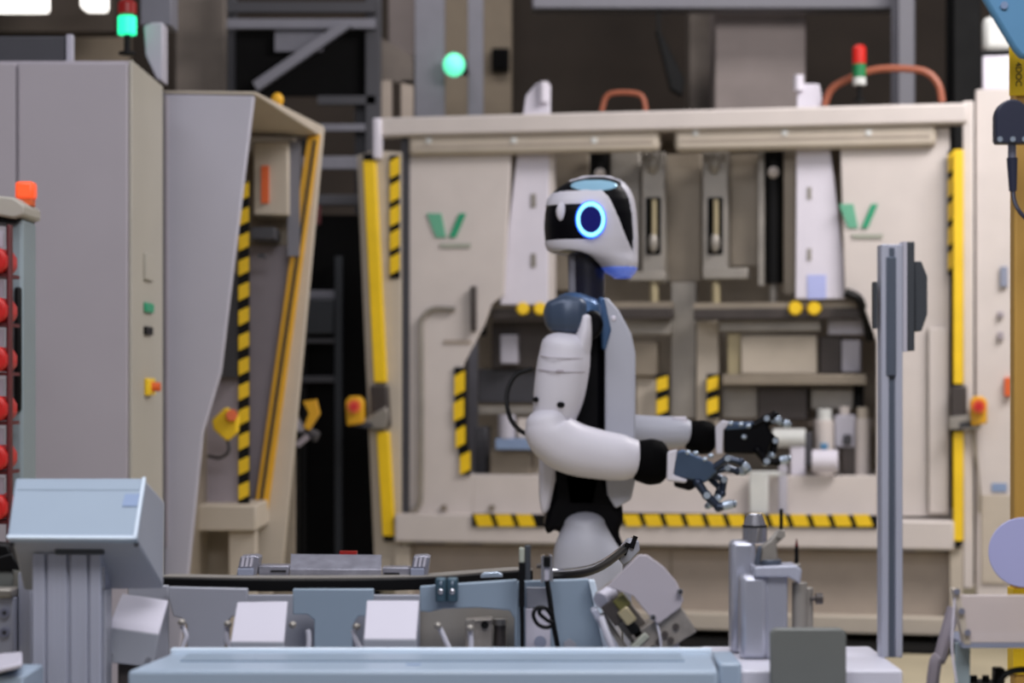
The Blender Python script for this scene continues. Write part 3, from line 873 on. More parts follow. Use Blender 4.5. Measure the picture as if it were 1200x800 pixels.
part('cap', mbox(1151, 18, 1186, 60, 0.05, 0.3), 'lamp_clear', t, bevel=0.03)
part('gasket', mbox(1150, 59, 1187, 65, 0.06, 0.3), 'black', t)

# ------------------------------------------------------------------ robot
RD = 5.65
RX = (690 - 600) * RD / F
robot = thing('humanoid_robot', 'white and black humanoid robot with a glowing cyan ring on its head', 'robot', (RX, RD, 0))


def R(px, py, dy=0.0):
    return P(px, py, RD + dy)


K = RD / F    # metres per pixel at the robot

# head: levels of (row, back column, front column, half width)
LV = [(208.5, 690, 708, .012), (210, 678, 720, .035), (213, 668, 727, .055), (218, 658, 733, .072), (225, 649, 738, .086), (236, 642, 742, .097),
      (250, 639, 744, .104), (265, 638, 745, .106), (280, 639, 746, .105), (290, 641, 746, .102), (295, 645, 746, .099), (299, 660, 746, .095),
      (303, 682, 746, .09), (308, 696, 746, .084), (314, 705, 745, .076), (320, 713, 742, .064), (323.5, 722, 737, .045)]


def interp(y):
    for a, b in zip(LV, LV[1:]):
        if y <= b[0]:
            t = (y - a[0]) / (b[0] - a[0])
            return [a[i] + (b[i] - a[i]) * t for i in range(1, 4)]
    return LV[-1][1:]


NR, NA = 150, 200
rows = []
smoothed = []
ys = [208.5 + (323.5 - 208.5) * i / NR for i in range(NR + 1)]
raw = [interp(y) for y in ys]
for i in range(NR + 1):
    lo, hi = max(0, i - 3), min(NR, i + 3)
    smoothed.append([sum(raw[k][j] for k in range(lo, hi + 1)) / (hi - lo + 1) for j in range(3)])


def head_pt(i, k, lift=0.0):
    y = ys[i]
    xb, xf, hw = smoothed[i]
    c, h = (xb + xf) / 2, (xf - xb) / 2
    th = 2 * math.pi * k / NA
    ct, st = math.cos(th), math.sin(th)
    e = 2.4
    cx = math.copysign(abs(ct) ** (2 / e), ct)
    sy = math.copysign(abs(st) ** (2 / e), st)
    p = Vector(((c + h * cx - 690) * K + RX, RD + hw * sy, CAMZ + (HOR - y) * K))
    if lift:
        n = Vector((cx, sy, 0))
        ctr = R(695, 265)
        n = (p - ctr).normalized()
        p = p + n * lift
    return p


def head_px(i, k):
    p = head_pt(i, k)
    return (p.x - RX) / K + 690, HOR - (p.z - CAMZ) / K, p.y - RD


def lerp_poly(pts, y):
    for (y0, x0), (y1, x1) in zip(pts, pts[1:]):
        if y0 <= y <= y1:
            return x0 + (x1 - x0) * (y - y0) / (y1 - y0)
    return pts[0][1] if y < pts[0][0] else pts[-1][1]


def region(x, y, dy):
    visL = lerp_poly([(224, 701), (228, 704), (237, 712), (259, 722), (280, 730.5), (297, 739), (306, 745)], y)
    if y > 313 and x > 704:
        return 'chin'
    if abs(dy) < 0.03 and x > 668 and y < 216:
        return 'rim'
    if abs(dy) < 0.058 and x > 726 and y < 308:
        return 'rim'
    if ((x - 695) / 27.0) ** 2 + ((y - 220.5) / 7.0) ** 2 < 1 and abs(dy) > 0.034:
        return 'glass'
    if x >= visL and 214 < y < 303:
        return 'visor'
    if y < 228.5 - (x - 640) * 0.03:
        return 'crown'
    if 243 < y < 283 and x < 694:
        return 'band'
    lowpts = [(630, 295.5), (668, 294.5), (680, 296), (690, 300), (700, 308), (712, 322)]
    yl = lowpts[-1][1]
    for (xa, ya), (xb2, yb2) in zip(lowpts, lowpts[1:]):
        if xa <= x <= xb2:
            yl = ya + (yb2 - ya) * (x - xa) / (xb2 - xa)
            break
    if y > yl:
        return 'under'
    return 'shell'


core = MB()
core.rings([[head_pt(i, k) for k in range(NA)] for i in range(0, NR + 1, 2)])
head = part('head', core, 'robot_navy', robot, smooth=60)
groups = {}
for i in range(NR):
    for k in range(NA):
        x = y = d = 0
        for (ii, kk) in ((i, k), (i + 1, k), (i, k + 1), (i + 1, k + 1)):
            a, b_, c = head_px(ii, kk)
            x += a / 4; y += b_ / 4; d += c / 4
        groups.setdefault(region(x, y, d), []).append((i, k))


def patch(name, cells, m, parent, lift, thick, label=None):
    mb = MB()
    idx = {}
    vs, fs = [], []
    def vi(i, k):
        k %= NA
        if (i, k) not in idx:
            idx[(i, k)] = len(vs)
            vs.append(head_pt(i, k, lift))
        return idx[(i, k)]
    for (i, k) in cells:
        fs.append((vi(i, k), vi(i, k + 1), vi(i + 1, k + 1), vi(i + 1, k)))
    mb.add(vs, fs)
    o = part(name, mb, m, parent, label=label, smooth=60)
    # smooth ragged borders of the patch
    bm = bmesh.new()
    bm.from_mesh(o.data)
    bv = [v for v in bm.verts if v.is_boundary]
    for _ in range(3):
        new = {}
        for v in bv:
            nb = [e.other_vert(v) for e in v.link_edges if e.is_boundary]
            if len(nb) == 2:
                new[v] = v.co * 0.5 + (nb[0].co + nb[1].co) * 0.25
        for v, c in new.items():
            v.co = c
    # outward normals
    ctr = ROOTS[robot.name] @ R(695, 265)
    for f in bm.faces:
        if f.normal.dot(f.calc_center_median() - ctr) < 0:
            f.normal_flip()
    bm.to_mesh(o.data)
    bm.free()
    s = o.modifiers.new('thickness', 'SOLIDIFY')
    s.thickness = thick
    s.offset = -1
    return o


patch('head_shell', groups['shell'], 'robot_white', head, 0.0035, 0.004)
patch('head_rim', groups['rim'], 'robot_white', head, 0.004, 0.005)
patch('visor', groups['visor'], 'robot_black', head, 0.001, 0.002)
patch('crown_glass', groups['glass'], 'head_glass', head, 0.002, 0.003)
patch('chin_reflection', groups['chin'], 'chin_reflect', head, 0.005, 0.006)  # painted reflection of blue light, no lamp here
patch('eye_band', groups['band'], 'robot_black', head, 0.001, 0.002)
patch('crown', groups['crown'], 'robot_black', head, 0.001, 0.002)
# the other side of the head mirrors it; ring and drop on both cheeks


def side_y(px, py):
    best, by = 1e9, -0.1
    i = min(range(NR + 1), key=lambda q: abs(ys[q] - py))
    for k in range(NA):
        x, y, d = head_px(i, k)
        if d < 0 and abs(x - px) < best:
            best, by = abs(x - px), d
    return by


for s in (1, -1):
    rs = []
    lens_c = []
    n = 48
    for k in range(n):
        th = 2 * math.pi * k / n
        cxp, cyp = 690.5, 261.0
        ring = []
        for q in range(10):
            ph = 2 * math.pi * q / 10
            rr = 0.86 + 0.125 * math.cos(ph)
            px, py = cxp + 16.9 * rr * math.cos(th), cyp + 20.8 * rr * math.sin(th)
            yy = side_y(cxp + 13 * math.cos(th), cyp + 13 * math.sin(th)) - 0.008 - 0.006 * math.sin(ph)
            ring.append(Vector(((px - 690) * K + RX, RD + s * yy, CAMZ + (HOR - py) * K)))
        rs.append(ring)
        lens_c.append((cxp + 13.4 * math.cos(th), cyp + 16.8 * math.sin(th)))
    er = part('ear_ring', MB().rings(rs, closed=True), 'ring_glow', head, label='glowing cyan ring')
    halo = []
    for k in range(n):
        th = 2 * math.pi * k / n
        cc = Vector(((690.5 + 16.7 * math.cos(th) - 690) * K + RX, RD + s * (side_y(690.5 + 15 * math.cos(th), 261 + 15 * math.sin(th)) - 0.007), CAMZ + (HOR - 261 - 20.6 * math.sin(th)) * K))
        rad = Vector((math.cos(th), 0, -math.sin(th)))
        halo.append([cc + rad * 0.0024 * math.cos(2 * math.pi * q / 8) + Vector((0, 0.005 * math.sin(2 * math.pi * q / 8), 0)) for q in range(8)])
    part('ring_halo', MB().rings(halo, closed=True), 'halo_blue', head, label='painted blue halo of the glowing ring')  # glowing torus added as the blue halo around the ring
    yy = side_y(690, 261)
    loop = [Vector(((x - 690) * K + RX, RD + s * (yy - 0.007), CAMZ + (HOR - y) * K)) for x, y in lens_c]
    loop2 = [Vector((p.x, RD + s * (yy + 0.02), p.z)) for p in loop]
    part('ear_lens', MB().hull(loop, loop2), 'lens_blue', head)
    yy = side_y(657, 250)
    part('head_marker', MB().ball(Vector(((657 - 690) * K + RX, RD + s * (yy - 0.001), CAMZ + (HOR - 251) * K)), 6 * K, 0.008, 11 * K), 'robot_white', head)

# neck
nk = part('neck', MB().cyl(R(688, 356), R(686, 284), 21 * K, 22 * K, n=28), 'robot_navy', robot)
part('neck_rod', MB().cyl(R(671, 352, -0.03), R(671, 298, -0.03), 5 * K), 'grey_steel', nk)

# torso
def xz(pts):
    return [(((x - 690) * K + RX), CAMZ + (HOR - y) * K) for x, y in pts]


def slab(poly, hw, m, name, bevel, parent=robot, dy=0.0, label=None):
    mb = MB().prism(xz(poly), RD - hw + dy, RD + hw + dy)
    return part(name, mb, m, parent, bevel=bevel, smooth=60, label=label)


slab([(655, 352), (704, 350), (712, 372), (712, 560), (704, 600), (655, 600), (649, 560), (650, 420)], 0.12, 'robot_black', 'torso', 0.03)
slab([(704, 352), (709, 351), (722, 366), (736, 392), (741, 415), (741, 560), (736, 582), (718, 592), (709, 576), (706, 540), (706, 410), (711, 390)], 0.15, 'robot_grey', 'chest_shell', 0.025)
slab([(699, 350), (706, 352), (714, 388), (707, 412), (702, 410)], 0.152, 'robot_blue', 'chest_side', 0.01)
for y in (412, 432, 486):
    part('chest_port', MB().ball(R(736, y, -0.128), 4 * K, 0.012, 6 * K), 'dark_steel', robot)
part('chest_lamp', MB().ball(R(719, 373, -0.15), 3 * K, 0.004, 3.4 * K), 'blade_white', robot)
slab([(632, 520), (650, 520), (650, 560), (642, 596), (634, 600), (632, 580)], 0.13, 'robot_white', 'back_shell', 0.012)
slab([(648, 545), (704, 552), (716, 578), (727, 590), (728, 606), (722, 620), (732, 645), (726, 660), (660, 660), (655, 618), (648, 618), (640, 624), (637, 612), (641, 594), (648, 580)], 0.12, 'robot_black', 'pelvis', 0.02)
# legs
for s in (-1, 1):
    dy = 0.115 * s
    th = part('thigh', MB().limb([(R(685, 614, dy), 24 * K, .075), (R(686, 640, dy), 36 * K, .085), (R(690, 672, dy), 43 * K, .085), (R(690, 740, dy), 38 * K, .08), (R(688, 790, dy), 32 * K, .07)], e=2.3), 'robot_grey', robot)
    part('knee', MB().cyl(R(688, 806, dy - 0.06), R(688, 806, dy + 0.06), 28 * K, n=24), 'robot_black', robot, bevel=0.01)
    part('shin', MB().limb([(R(688, 822, dy), 28 * K, .06), (R(684, 880, dy), 26 * K, .055), (R(682, 925, dy), 20 * K, .045)]), 'robot_white', robot)
    fz = 0.0
    fx = RX
    part('foot', MB().prism([(fx - 0.09, 0.0), (fx + 0.15, 0.0), (fx + 0.15, 0.03), (fx + 0.03, 0.09), (fx - 0.06, 0.1), (fx - 0.09, 0.06)], RD + dy - 0.045, RD + dy + 0.045), 'robot_black', robot, bevel=0.012)
    part('ankle', MB().cyl(R(682, 960, dy), R(682, 925, dy), 14 * K), 'robot_black', robot)

# near arm ------------------------------------------------------------
NY = -0.21
def N(px, py, dy=0.0):
    return R(px, py, NY + dy)
KN = (RD + NY) / F
sh = part('shoulder', MB().limb([(N(650, 372, .05), 18 * KN, .06), (N(668, 368, .05), 26 * KN, .075), (N(690, 372, .05), 24 * KN, .07)], e=3.0), 'robot_blue', robot)  # blue of the housing also stands for light from the ring
part('shoulder_cap', MB().limb([(N(648, 370, .02), 19 * KN, .055), (N(662, 369, .02), 23 * KN, .064), (N(677, 370, .02), 22 * KN, .06)], e=4.0), 'robot_cap', sh)
part('shoulder_joint', MB().cyl(N(688, 380, -0.02), N(688, 380, 0.12), 19 * KN, n=28), 'robot_black', sh, bevel=0.01)
ua = part('upper_arm', MB().limb([(N(663, 406), 29 * KN, .062), (N(660, 430), 31 * KN, .066), (N(655, 462), 30 * KN, .064), (N(650, 486), 26 * KN, .058)], e=2.3), 'robot_white', robot)
part('upper_arm_lobe', MB().limb([(N(686, 372, -.01), 7 * KN, .03), (N(684, 392, -.01), 10 * KN, .04), (N(678, 418, -.005), 13 * KN, .045)]), 'robot_white', ua)
for y in (417, 433):
    part('seam', MB().tube([N(633 + (y - 417) * -.2, y, -.035), N(645, y + 2, -.0655), N(662, y + 3, -.0675), N(680, y + 3, -.055), N(688, y + 3, -.03)], 0.0012, n=6), 'pipe_grey', ua)
part('arm_port', MB().ball(N(656, 435, -.066), 5 * KN, 0.002, 2 * KN), 'pipe_grey', ua)
for (x_, y_, r_) in ((628, 468, 3.2), (657, 474, 4.2)):
    part('elbow_joint', MB().ball(N(x_, y_, -.052 if x_ > 640 else -.03), r_ * KN * 1.3, .02, r_ * KN), 'robot_black', ua)
fa = part('forearm', MB().limb([(N(640, 492, -.02), 25 * KN, .055), (N(646, 508, -.02), 30 * KN, .062), (N(668, 524, -.02), 31 * KN, .064), (N(700, 532, -.02), 29 * KN, .06), (N(728, 536, -.02), 27 * KN, .056), (N(742, 537, -.02), 23 * KN, .05)], e=2.3), 'robot_white', robot)
part('wrist', MB().limb([(N(752, 540, -.02), 25 * KN, .045), (N(762, 541, -.02), 27 * KN, .048), (N(770, 541.5, -.02), 26 * KN, .046)], e=2.6), 'robot_cloth', robot)


def hand(base, flip):
    dyb = NY - .02 if not flip else 0.19
    def H(px, py, dy=0.0):
        return R(px, py, dyb + dy)
    k = (RD + dyb) / F
    if not flip:
        hd = part('hand', MB().hull([H(790, 530, -.03), H(800, 526, -.035), H(834, 541, -.035), H(841, 552, -.03), H(826, 566, -.03), H(789, 557, -.035)],
                                    [H(790, 530, .03), H(800, 526, .035), H(834, 541, .035), H(841, 552, .03), H(826, 566, .03), H(789, 557, .035)]), 'robot_steel', robot, bevel=0.005)
        part('palm_underside', MB().hull([H(789, 556, -.034), H(824, 566, -.03), H(808, 575, -.025), H(790, 570, -.028)], [H(789, 556, .034), H(824, 566, .03), H(808, 575, .025), H(790, 570, .028)]), 'robot_black', hd, bevel=0.004)
        part('cuff', MB().hull([H(782, 529, -.04), H(794, 526, -.04), H(789, 556, -.04), H(806, 562, -.04), H(803, 566, -.04), H(781, 563, -.04)],
                               [H(782, 529, .04), H(794, 526, .04), H(789, 556, .04), H(806, 562, .04), H(803, 566, .04), H(781, 563, .04)]), 'robot_white', hd, bevel=0.004)
        fingers = [('thumb', [(818, 566, -.03), (828, 580, -.034), (842, 594, -.036), (861, 590, -.036)], 5.4),
                   ('finger', [(836, 548, -.022), (852, 537, -.026), (868, 541, -.028), (878, 551, -.028)], 4.6),
                   ('finger', [(838, 552, -.004), (852, 548, -.004), (864, 552, -.004), (874, 553, -.004)], 4.6),
                   ('finger', [(836, 556, .014), (848, 562, .014), (846, 578, .012), (836, 590, .01)], 4.6),
                   ('finger', [(832, 560, .03), (844, 572, .03), (838, 586, .028), (828, 594, .026)], 4.2)]
        knuck = [(806, 530), (815, 531), (826, 538), (833, 534)]
    else:
        hd = part('hand', MB().hull([H(848, 499, -.03), H(862, 496, -.03), H(898, 494, -.03), H(906, 512, -.03), H(900, 532, -.03), H(884, 532, -.03), H(848, 531, -.03)],
                                    [H(848, 499, .03), H(862, 496, .03), H(898, 494, .03), H(906, 512, .03), H(900, 532, .03), H(884, 532, .03), H(848, 531, .03)]), 'robot_black', robot, bevel=0.006)
        part('back_plate', MB().hull([H(850, 494, -.033), H(884, 494, -.033), H(880, 502, -.033), H(850, 504, -.033)], [H(850, 494, .033), H(884, 494, .033), H(880, 502, .033), H(850, 504, .033)]), 'robot_steel', hd, bevel=0.004)
        part('cuff', MB().hull([H(838, 500, -.036), H(846, 492, -.036), H(856, 494, -.036), H(848, 504, -.036), H(847, 532, -.036), H(839, 532, -.036)],
                               [H(838, 500, .036), H(846, 492, .036), H(856, 494, .036), H(848, 504, .036), H(847, 532, .036), H(839, 532, .036)]), 'robot_white', hd, bevel=0.004)
        fingers = [('thumb', [(888, 528, -.03), (898, 540, -.033), (910, 541, -.034), (925, 537, -.034)], 5.0),
                   ('finger', [(884, 498, -.024), (898, 490, -.027), (908, 486, -.028), (914, 496, -.028)], 4.6),
                   ('finger', [(894, 498, -.006), (906, 492, -.006), (916, 494, -.006), (925, 498, -.006)], 4.8),
                   ('finger', [(900, 508, .012), (908, 516, .012), (906, 528, .011), (902, 538, .01)], 4.6),
                   ('finger', [(898, 514, .028), (904, 524, .028), (900, 536, .027), (896, 544, .026)], 4.2)]
        knuck = [(856, 496), (868, 497), (877, 499), (872, 512)]
    for (nm, pts, r) in fingers:
        pp = [H(*q) for q in pts]
        f = MB()
        for a, b in zip(pp, pp[1:]):
            f.cyl(a, b, r * k, r * k * 0.86, n=10)
        for a in pp[:-1]:
            f.ball(a, r * k * 1.08, n=10, m=6)
        part(nm, f, 'robot_black' if flip else 'finger_dark', hd)
        part('fingertip', MB().limb([(pp[-2].lerp(pp[-1], .3), r * k, r * k), (pp[-2].lerp(pp[-1], .65), r * k * 1.06, r * k * 1.06), (pp[-1], r * k * 0.8, r * k * .8)], n=10), 'finger_silver', hd)
        part('finger_joint', MB().cyl(pp[1] - Vector((0, r * k * 1.25, 0)), pp[1] + Vector((0, r * k * 1.25, 0)), r * k * 0.75, n=12), 'finger_silver', hd)
    for (x, y) in knuck:
        part('knuckle', MB().ball(H(x, y, -.03), 3.6 * k, 3.6 * k, 3.0 * k, n=10, m=6), 'finger_silver', hd)
    return hd


hand(None, False)
# far arm
FY = 0.19
def FP(px, py, dy=0.0):
    return R(px, py, FY + dy)
KF = (RD + FY) / F
part('shoulder', MB().limb([(FP(672, 372, -.05), 22 * KF, .07), (FP(690, 372, -.05), 24 * KF, .07), (FP(704, 376, -.05), 20 * KF, .06)], e=2.6), 'robot_blue', robot)
part('upper_arm', MB().limb([(FP(690, 404), 26 * KF, .06), (FP(684, 440), 27 * KF, .06), (FP(680, 480), 24 * KF, .055)]), 'robot_white', robot)
part('forearm', MB().limb([(FP(680, 490), 22 * KF, .05), (FP(700, 502), 22 * KF, .052), (FP(750, 505), 19 * KF, .05), (FP(790, 506), 18 * KF, .048), (FP(804, 507), 16 * KF, .044)], e=2.2), 'robot_grey', robot)
part('forearm_plate', MB().hull([FP(788, 488, -.03), FP(804, 488, -.03), FP(806, 496, -.03), FP(788, 494, -.03)], [FP(788, 488, .03), FP(804, 488, .03), FP(806, 496, .03), FP(788, 494, .03)]), 'blade_white', robot, bevel=0.003)
part('wrist', MB().limb([(FP(811, 511), 18 * KF, .04), (FP(821, 512), 20 * KF, .043), (FP(829, 513), 19.5 * KF, .041)], e=2.6), 'robot_cloth', robot)
hand(None, True)
part('back_cable', MB().tube([R(624, 432, 0.02), R(604, 440, 0.02), R(594, 462, 0.0), R(598, 490, -.05), (N(614, 507, 0)), (N(630, 503, 0))], 0.006), 'rubber', robot)

# ------------------------------------------------------------------ foreground
# supporting frame of the line (below the frame edge)
TZ = 0.735
t = thing('line_frame', 'low aluminium frame carrying the conveyor line', 'frame', (-0.1, 2.75, 0))
part('table_plate', MB().box(-0.485, 0.48, 2.42, 3.06, TZ - 0.03, TZ), 'panel_grey', t, bevel=0.004)
for x in (-0.44, 0.44):
    for y in (2.46, 3.02):
        part('leg', MB().box(x - 0.03, x + 0.03, y - 0.03, y + 0.03, 0, TZ - 0.03), 'alu', t, bevel=0.004)

# front cover rail
t = thing('cover_rail', 'long pale blue cover rail along the front of the conveyor', 'rail', (P(500, 0, 2.5).x, 2.5, TZ))
xl, xr = P(149, 0, 2.5).x, P(842, 0, 2.5).x
zt1 = P(0, 785, 2.5).z
xb0, xb1 = P(200, 0, 2.66).x, 0.2395
part('cover', MB().hull([(xl, 2.5, TZ), (xr, 2.5, TZ), (xb1, 2.66, TZ), (xb0, 2.66, TZ)], [(xl, 2.5, zt1), (xr, 2.5, zt1), (xb1, 2.66, zt1), (xb0, 2.66, zt1)]), 'paint_blue', t, bevel=0.005)
part('recess', MB().box(P(215, 0, 2.6).x, P(800, 0, 2.6).x, 2.575, 2.64, zt1, zt1 + 0.002), 'panel_blue', t)
part('lip', MB().box(xb0, xb1, 2.655, 2.668, zt1 - 0.01, zt1 + 0.006), 'paint_edge', t, bevel=0.002)
part('print_mark', MB().box(P(476, 0, 2.55).x, P(493, 0, 2.55).x, 2.545, 2.55, zt1, zt1 + 0.001), 'label_blue', t)

# bent cover brackets
def bracket(label, top, low, d, cable):
    """top: the 4 corners of the slanted face, low: two bottom corners"""
    tt = thing('cover_bracket', label, 'bracket', Vector((P(top[3][0], 0, d).x + .03, d, TZ)))
    (a, b, c, e) = top
    A, B = P(*a, d + 0.035), P(*b, d + 0.035)
    C, E = P(*c, d), P(*e, d)
    th = Vector((0, 0.004, -0.003))
    part('slanted_plate', MB().hull([A, B, C, E], [A + th, B + th, C + th, E + th]), 'bracket_white', tt, bevel=0.0012)
    L, Rr = P(*low[0], d), P(*low[1], d)
    bt = Vector((0, 0.004, 0))
    part('front_plate', MB().hull([E, C, Rr, L], [E + bt, C + bt, Rr + bt, L + bt]), 'box_grey', tt, bevel=0.0012)  # greyer than the slanted face: shading of the bent sheet painted in
    mid = (E + C) / 2
    part('hinge_block', MB().box(mid.x - 0.022, mid.x + 0.022, d + 0.012, d + 0.04, TZ, mid.z), 'dark_tool', tt, bevel=0.003)
    part('stand', MB().box(mid.x - 0.012, mid.x + 0.012, d + 0.04, d + 0.06, TZ, A.z - 0.01), 'panel_grey', tt, bevel=0.002)
    for (pp) in cable:
        part('bolt', MB().cyl(P(*pp, d - 0.002), P(*pp, d - 0.007), 0.0035, n=10), 'chrome', tt)
    return tt


bracket('tilted white cover bracket next to the grey post of the console', [(143, 695), (197, 703), (186, 743), (127, 735)], [(126, 776), (181, 782)], 2.72, [(129, 768), (174, 773)])
bracket('white cover bracket between the grey and the blue upright plate', [(278, 705), (337, 704), (333, 752), (270, 752)], [(270, 782), (332, 782)], 2.72, [])
bracket('white cover bracket right of the blue upright plate', [(430, 703), (491, 703), (488, 749), (426, 749)], [(426, 782), (487, 782)], 2.72, [])
# clamp rollers and pale hoses beside the brackets
for i, (lab, pts, cl) in enumerate([('pale hose with clamp beside the tilted white bracket', [(213, 733), (218, 745), (214, 760), (216, 785)], (213, 729)),
                                    ('pale hose with clamp left of the middle white bracket', [(266, 734), (266, 748), (271, 762), (276, 785)], (267, 731)),
                                    ('pale hose with clamp right of the middle white bracket', [(361, 738), (362, 750), (361, 765), (361, 785)], (343, 732)),
                                    ('pale hose with clamp left of the rightmost white bracket', [(414, 738), (417, 750), (424, 764), (428, 785)], (418, 734)),
                                    ('pale curved hose in the plate window', [(515, 735), (522, 750), (528, 765), (530, 785)], (513, 733)),
                                    ('pale hose in front of the metal block in the plate window', [(551, 738), (552, 752), (552, 765), (552, 785)], (551, 736))]):
    tt = thing('hose', lab, 'hose', P(pts[-1][0], 790, 2.78))
    part('tube', MB().tube([P(x, y, 2.78) for x, y in pts] + [Vector((P(pts[-1][0], 0, 2.78).x, 2.78, TZ))], 0.0032), 'white_block', tt)
    part('clamp', MB().ball(P(*cl, 2.775), 0.005, 0.005, 0.0045), 'metal_grey', tt)

# upright plates
def upright(label, poly, m, d, th=0.012):
    tt = thing('upright_plate', label, 'plate', Vector((P(sum(p[0] for p in poly) / len(poly), 0, d).x, d, TZ)))
    pl = part('plate', MB().dprism(poly, d, d + th), m, tt, bevel=0.0015)
    return tt, pl


yb_ = HOR + (CAMZ - TZ) * F / 2.88
upright('grey T shaped upright plate left of the middle bracket', [(197, 687.5), (290, 689.5), (290, 722), (272, 722), (263, 732), (263, yb_), (219, yb_), (219, 732), (212, 724), (203, 722), (197, 700)], 'panel_grey', 2.88)
upright('blue grey T shaped upright plate between two white brackets', [(343, 690), (438, 690), (437, 722), (420, 722), (413, 732), (413, yb_), (368, yb_), (368, 726), (360, 720), (343, 720)], 'panel_blue', 2.88)
tt, pl = upright('wide blue grey plate with a rounded window holding valves', [(492, 687), (545, 683), (606, 679), (606, yb_), (603, yb_), (603, 725), (597, 715), (560, 712), (520, 713), (503, 717), (492, 716)], 'panel_blue', 2.87)
tt, pl = upright('blue grey panel behind the looped black cable', [(606, 681), (690, 678), (704, 710), (724, yb_), (606, yb_)], 'panel_blue', 2.89)
part('cover_plate', MB().dprism([(617, 688), (646, 688), (646, 712), (617, 712)], 2.884, 2.89), 'panel_grey', tt, bevel=0.001)
part('cover_plate', MB().dprism([(616, 713), (645, 713), (645, 764), (616, 764)], 2.882, 2.889), 'bracket_white', tt, bevel=0.001)
part('hole', MB().cyl(P(633, 752, 2.8815), P(633, 752, 2.88), 0.008), 'label_grey', tt)
part('side_rib', MB().dprism([(690, 680), (697, 680), (722, 790), (714, 790)], 2.87, 2.889), 'paint_edge', tt, bevel=0.001)
part('slot', MB().dprism([(661, 752), (668, 748), (675, 754), (676, 774), (660, 774)], 2.886, 2.89), 'panel_grey', tt)
upright('dark grey backing plate behind the first white bracket', [(150, 686), (197, 686), (197, yb_), (150, yb_)], 'panel_grey', 2.9)
solo('backing_plate', MB().dprism([(290, 697), (492, 697), (492, yb_ - 6), (290, yb_ - 6)], 2.93, 2.94), 'panel_grey', 'dull grey backing sheet behind the upright plates', 'plate', bevel=0.001)
# valves in the window
tt = thing('valve_unit', 'brown grey metal valve block seen in the plate window', 'valve', P(570, 772, 2.9))
part('body', MB().dprism([(545, 727), (577, 725), (577, 765), (545, 765)], 2.892, 2.93), 'block_brown', tt, bevel=0.002)
part('bore', MB().cyl(P(568, 732, 2.892), P(568, 732, 2.889), 0.005), 'black', tt)
part('fork', MB().dprism([(545, 727), (556, 725), (556, 745), (552, 748), (547, 745)], 2.886, 2.892), 'metal_grey', tt, bevel=0.001)
part('solenoid', MB().cyl(P(586, 765, 2.905), P(586, 729, 2.905), 0.008), 'dark_tool', tt)
part('coil_cap', MB().cyl(P(586, 732, 2.905), P(586, 725, 2.905), 0.0095), 'metal_grey', tt)
part('fin_block', MB().dbox(560, 763, 598, 790, 2.886, 2.92), 'panel_blue', tt, bevel=0.001)
for k in range(4):
    part('fin', MB().dbox(561 + 5 * k, 764, 564 + 5 * k, 772, 2.883, 2.886), 'bracket_white', tt)
solo('window_backing', MB().dprism([(492, 712), (606, 712), (606, yb_ - 6), (492, yb_ - 6)], 2.95, 2.955), 'metal_grey', 'grey sheet closing the plate window from behind', 'plate')
# teal connector blocks
for (lab, x) in (('teal connector with bright bolt, first of a pair under the belt', 510), ('teal connector with bright bolt, second of the pair under the belt', 523.5)):
    tt = thing('connector', lab, 'connector', P(x + 6, 706, 2.85))
    part('body', MB().dbox(x, 677, x + 13, 706, 2.845, 2.865), 'teal_block', tt, bevel=0.003)
    part('bolt', MB().ball(P(x + 6.5, 693, 2.845), 0.0042, 0.003, 0.0042, n=12), 'chrome', tt)
    part('screw', MB().ball(P(x + 6.5, 683, 2.846), 0.002, 0.002, 0.003, n=8), 'finger_silver', tt)

# belt track: curves away at its right end
def sweep(mb, path, a, h0, h1):
    rs = []
    for i, p in enumerate(path):
        tg = (path[min(i + 1, len(path) - 1)] - path[max(i - 1, 0)])
        tg.z = 0
        tg.normalize()
        nrm = Vector((-tg.y, tg.x, 0))
        rs.append([p + Vector((0, 0, h0)), p + nrm * a + Vector((0, 0, h0)), p + nrm * a + Vector((0, 0, h1)), p + Vector((0, 0, h1))])
    return mb.rings(rs)


def ground(px, py, z):     # point at height z seen at the pixel
    d = (CAMZ - z) * F / (py - HOR)
    return Vector(((px - 600) * d / F, d, z))


BZ = 0.868
path = catmull([ground(185, 677, BZ), ground(260, 678.5, BZ), ground(340, 679, BZ), ground(430, 678.5, BZ), ground(510, 676.5, BZ), ground(570, 672, BZ), ground(625, 668, BZ)], 10)
t = thing('belt_track', 'black curved belt track carrying the metal pallet', 'conveyor', Vector((-0.2, 3.0, TZ)))
part('belt', sweep(MB(), path, 0.06, -0.016, 0.0), 'rubber', t, bevel=0.0015)
part('belt_face', sweep(MB(), [p + Vector((0, 0.012, 0)) for p in path], 0.04, 0.0, 0.0015), 'metal_grey', t)
for px in (230, 390, 560):
    q = ground(px, 678, BZ)
    part('support', MB().box(q.x - 0.012, q.x + 0.012, 3.0, 3.04, TZ, BZ - 0.016), 'panel_grey', t)
# rod curving away; the thin chrome tube stands in for its highlight
RZ = 0.868
for (lab, m, off, r_) in (('thin chrome line painting the highlight along the black rod', 'chrome', 0.0052, 0.0014), ('thick black guide rod curving away beneath its highlight line', 'rubber', -0.0036, 0.0058)):
    pth = [ground(640, 672, RZ), ground(665, 671, RZ), ground(690, 667, RZ), ground(708, 659, RZ), ground(722, 649, RZ), ground(733, 640, RZ), ground(741, 633, RZ)]
    solo('guide_rod', MB().tube([p + Vector((0, 0, off)) for p in pth], r_), m, lab, 'rod')
t = thing('rod_holder', 'dark clamp block with pins holding the end of the guide rod', 'clamp', (ground(735, 640, RZ).x, ground(735, 640, RZ).y, 0))
q = ground(731, 640, RZ)
dd = q.y
part('block', MB().dprism([(722, 652), (738, 634), (749, 634), (750, 645), (738, 658), (730, 662)], dd - 0.02, dd + 0.06), 'panel_grey', t, bevel=0.002)
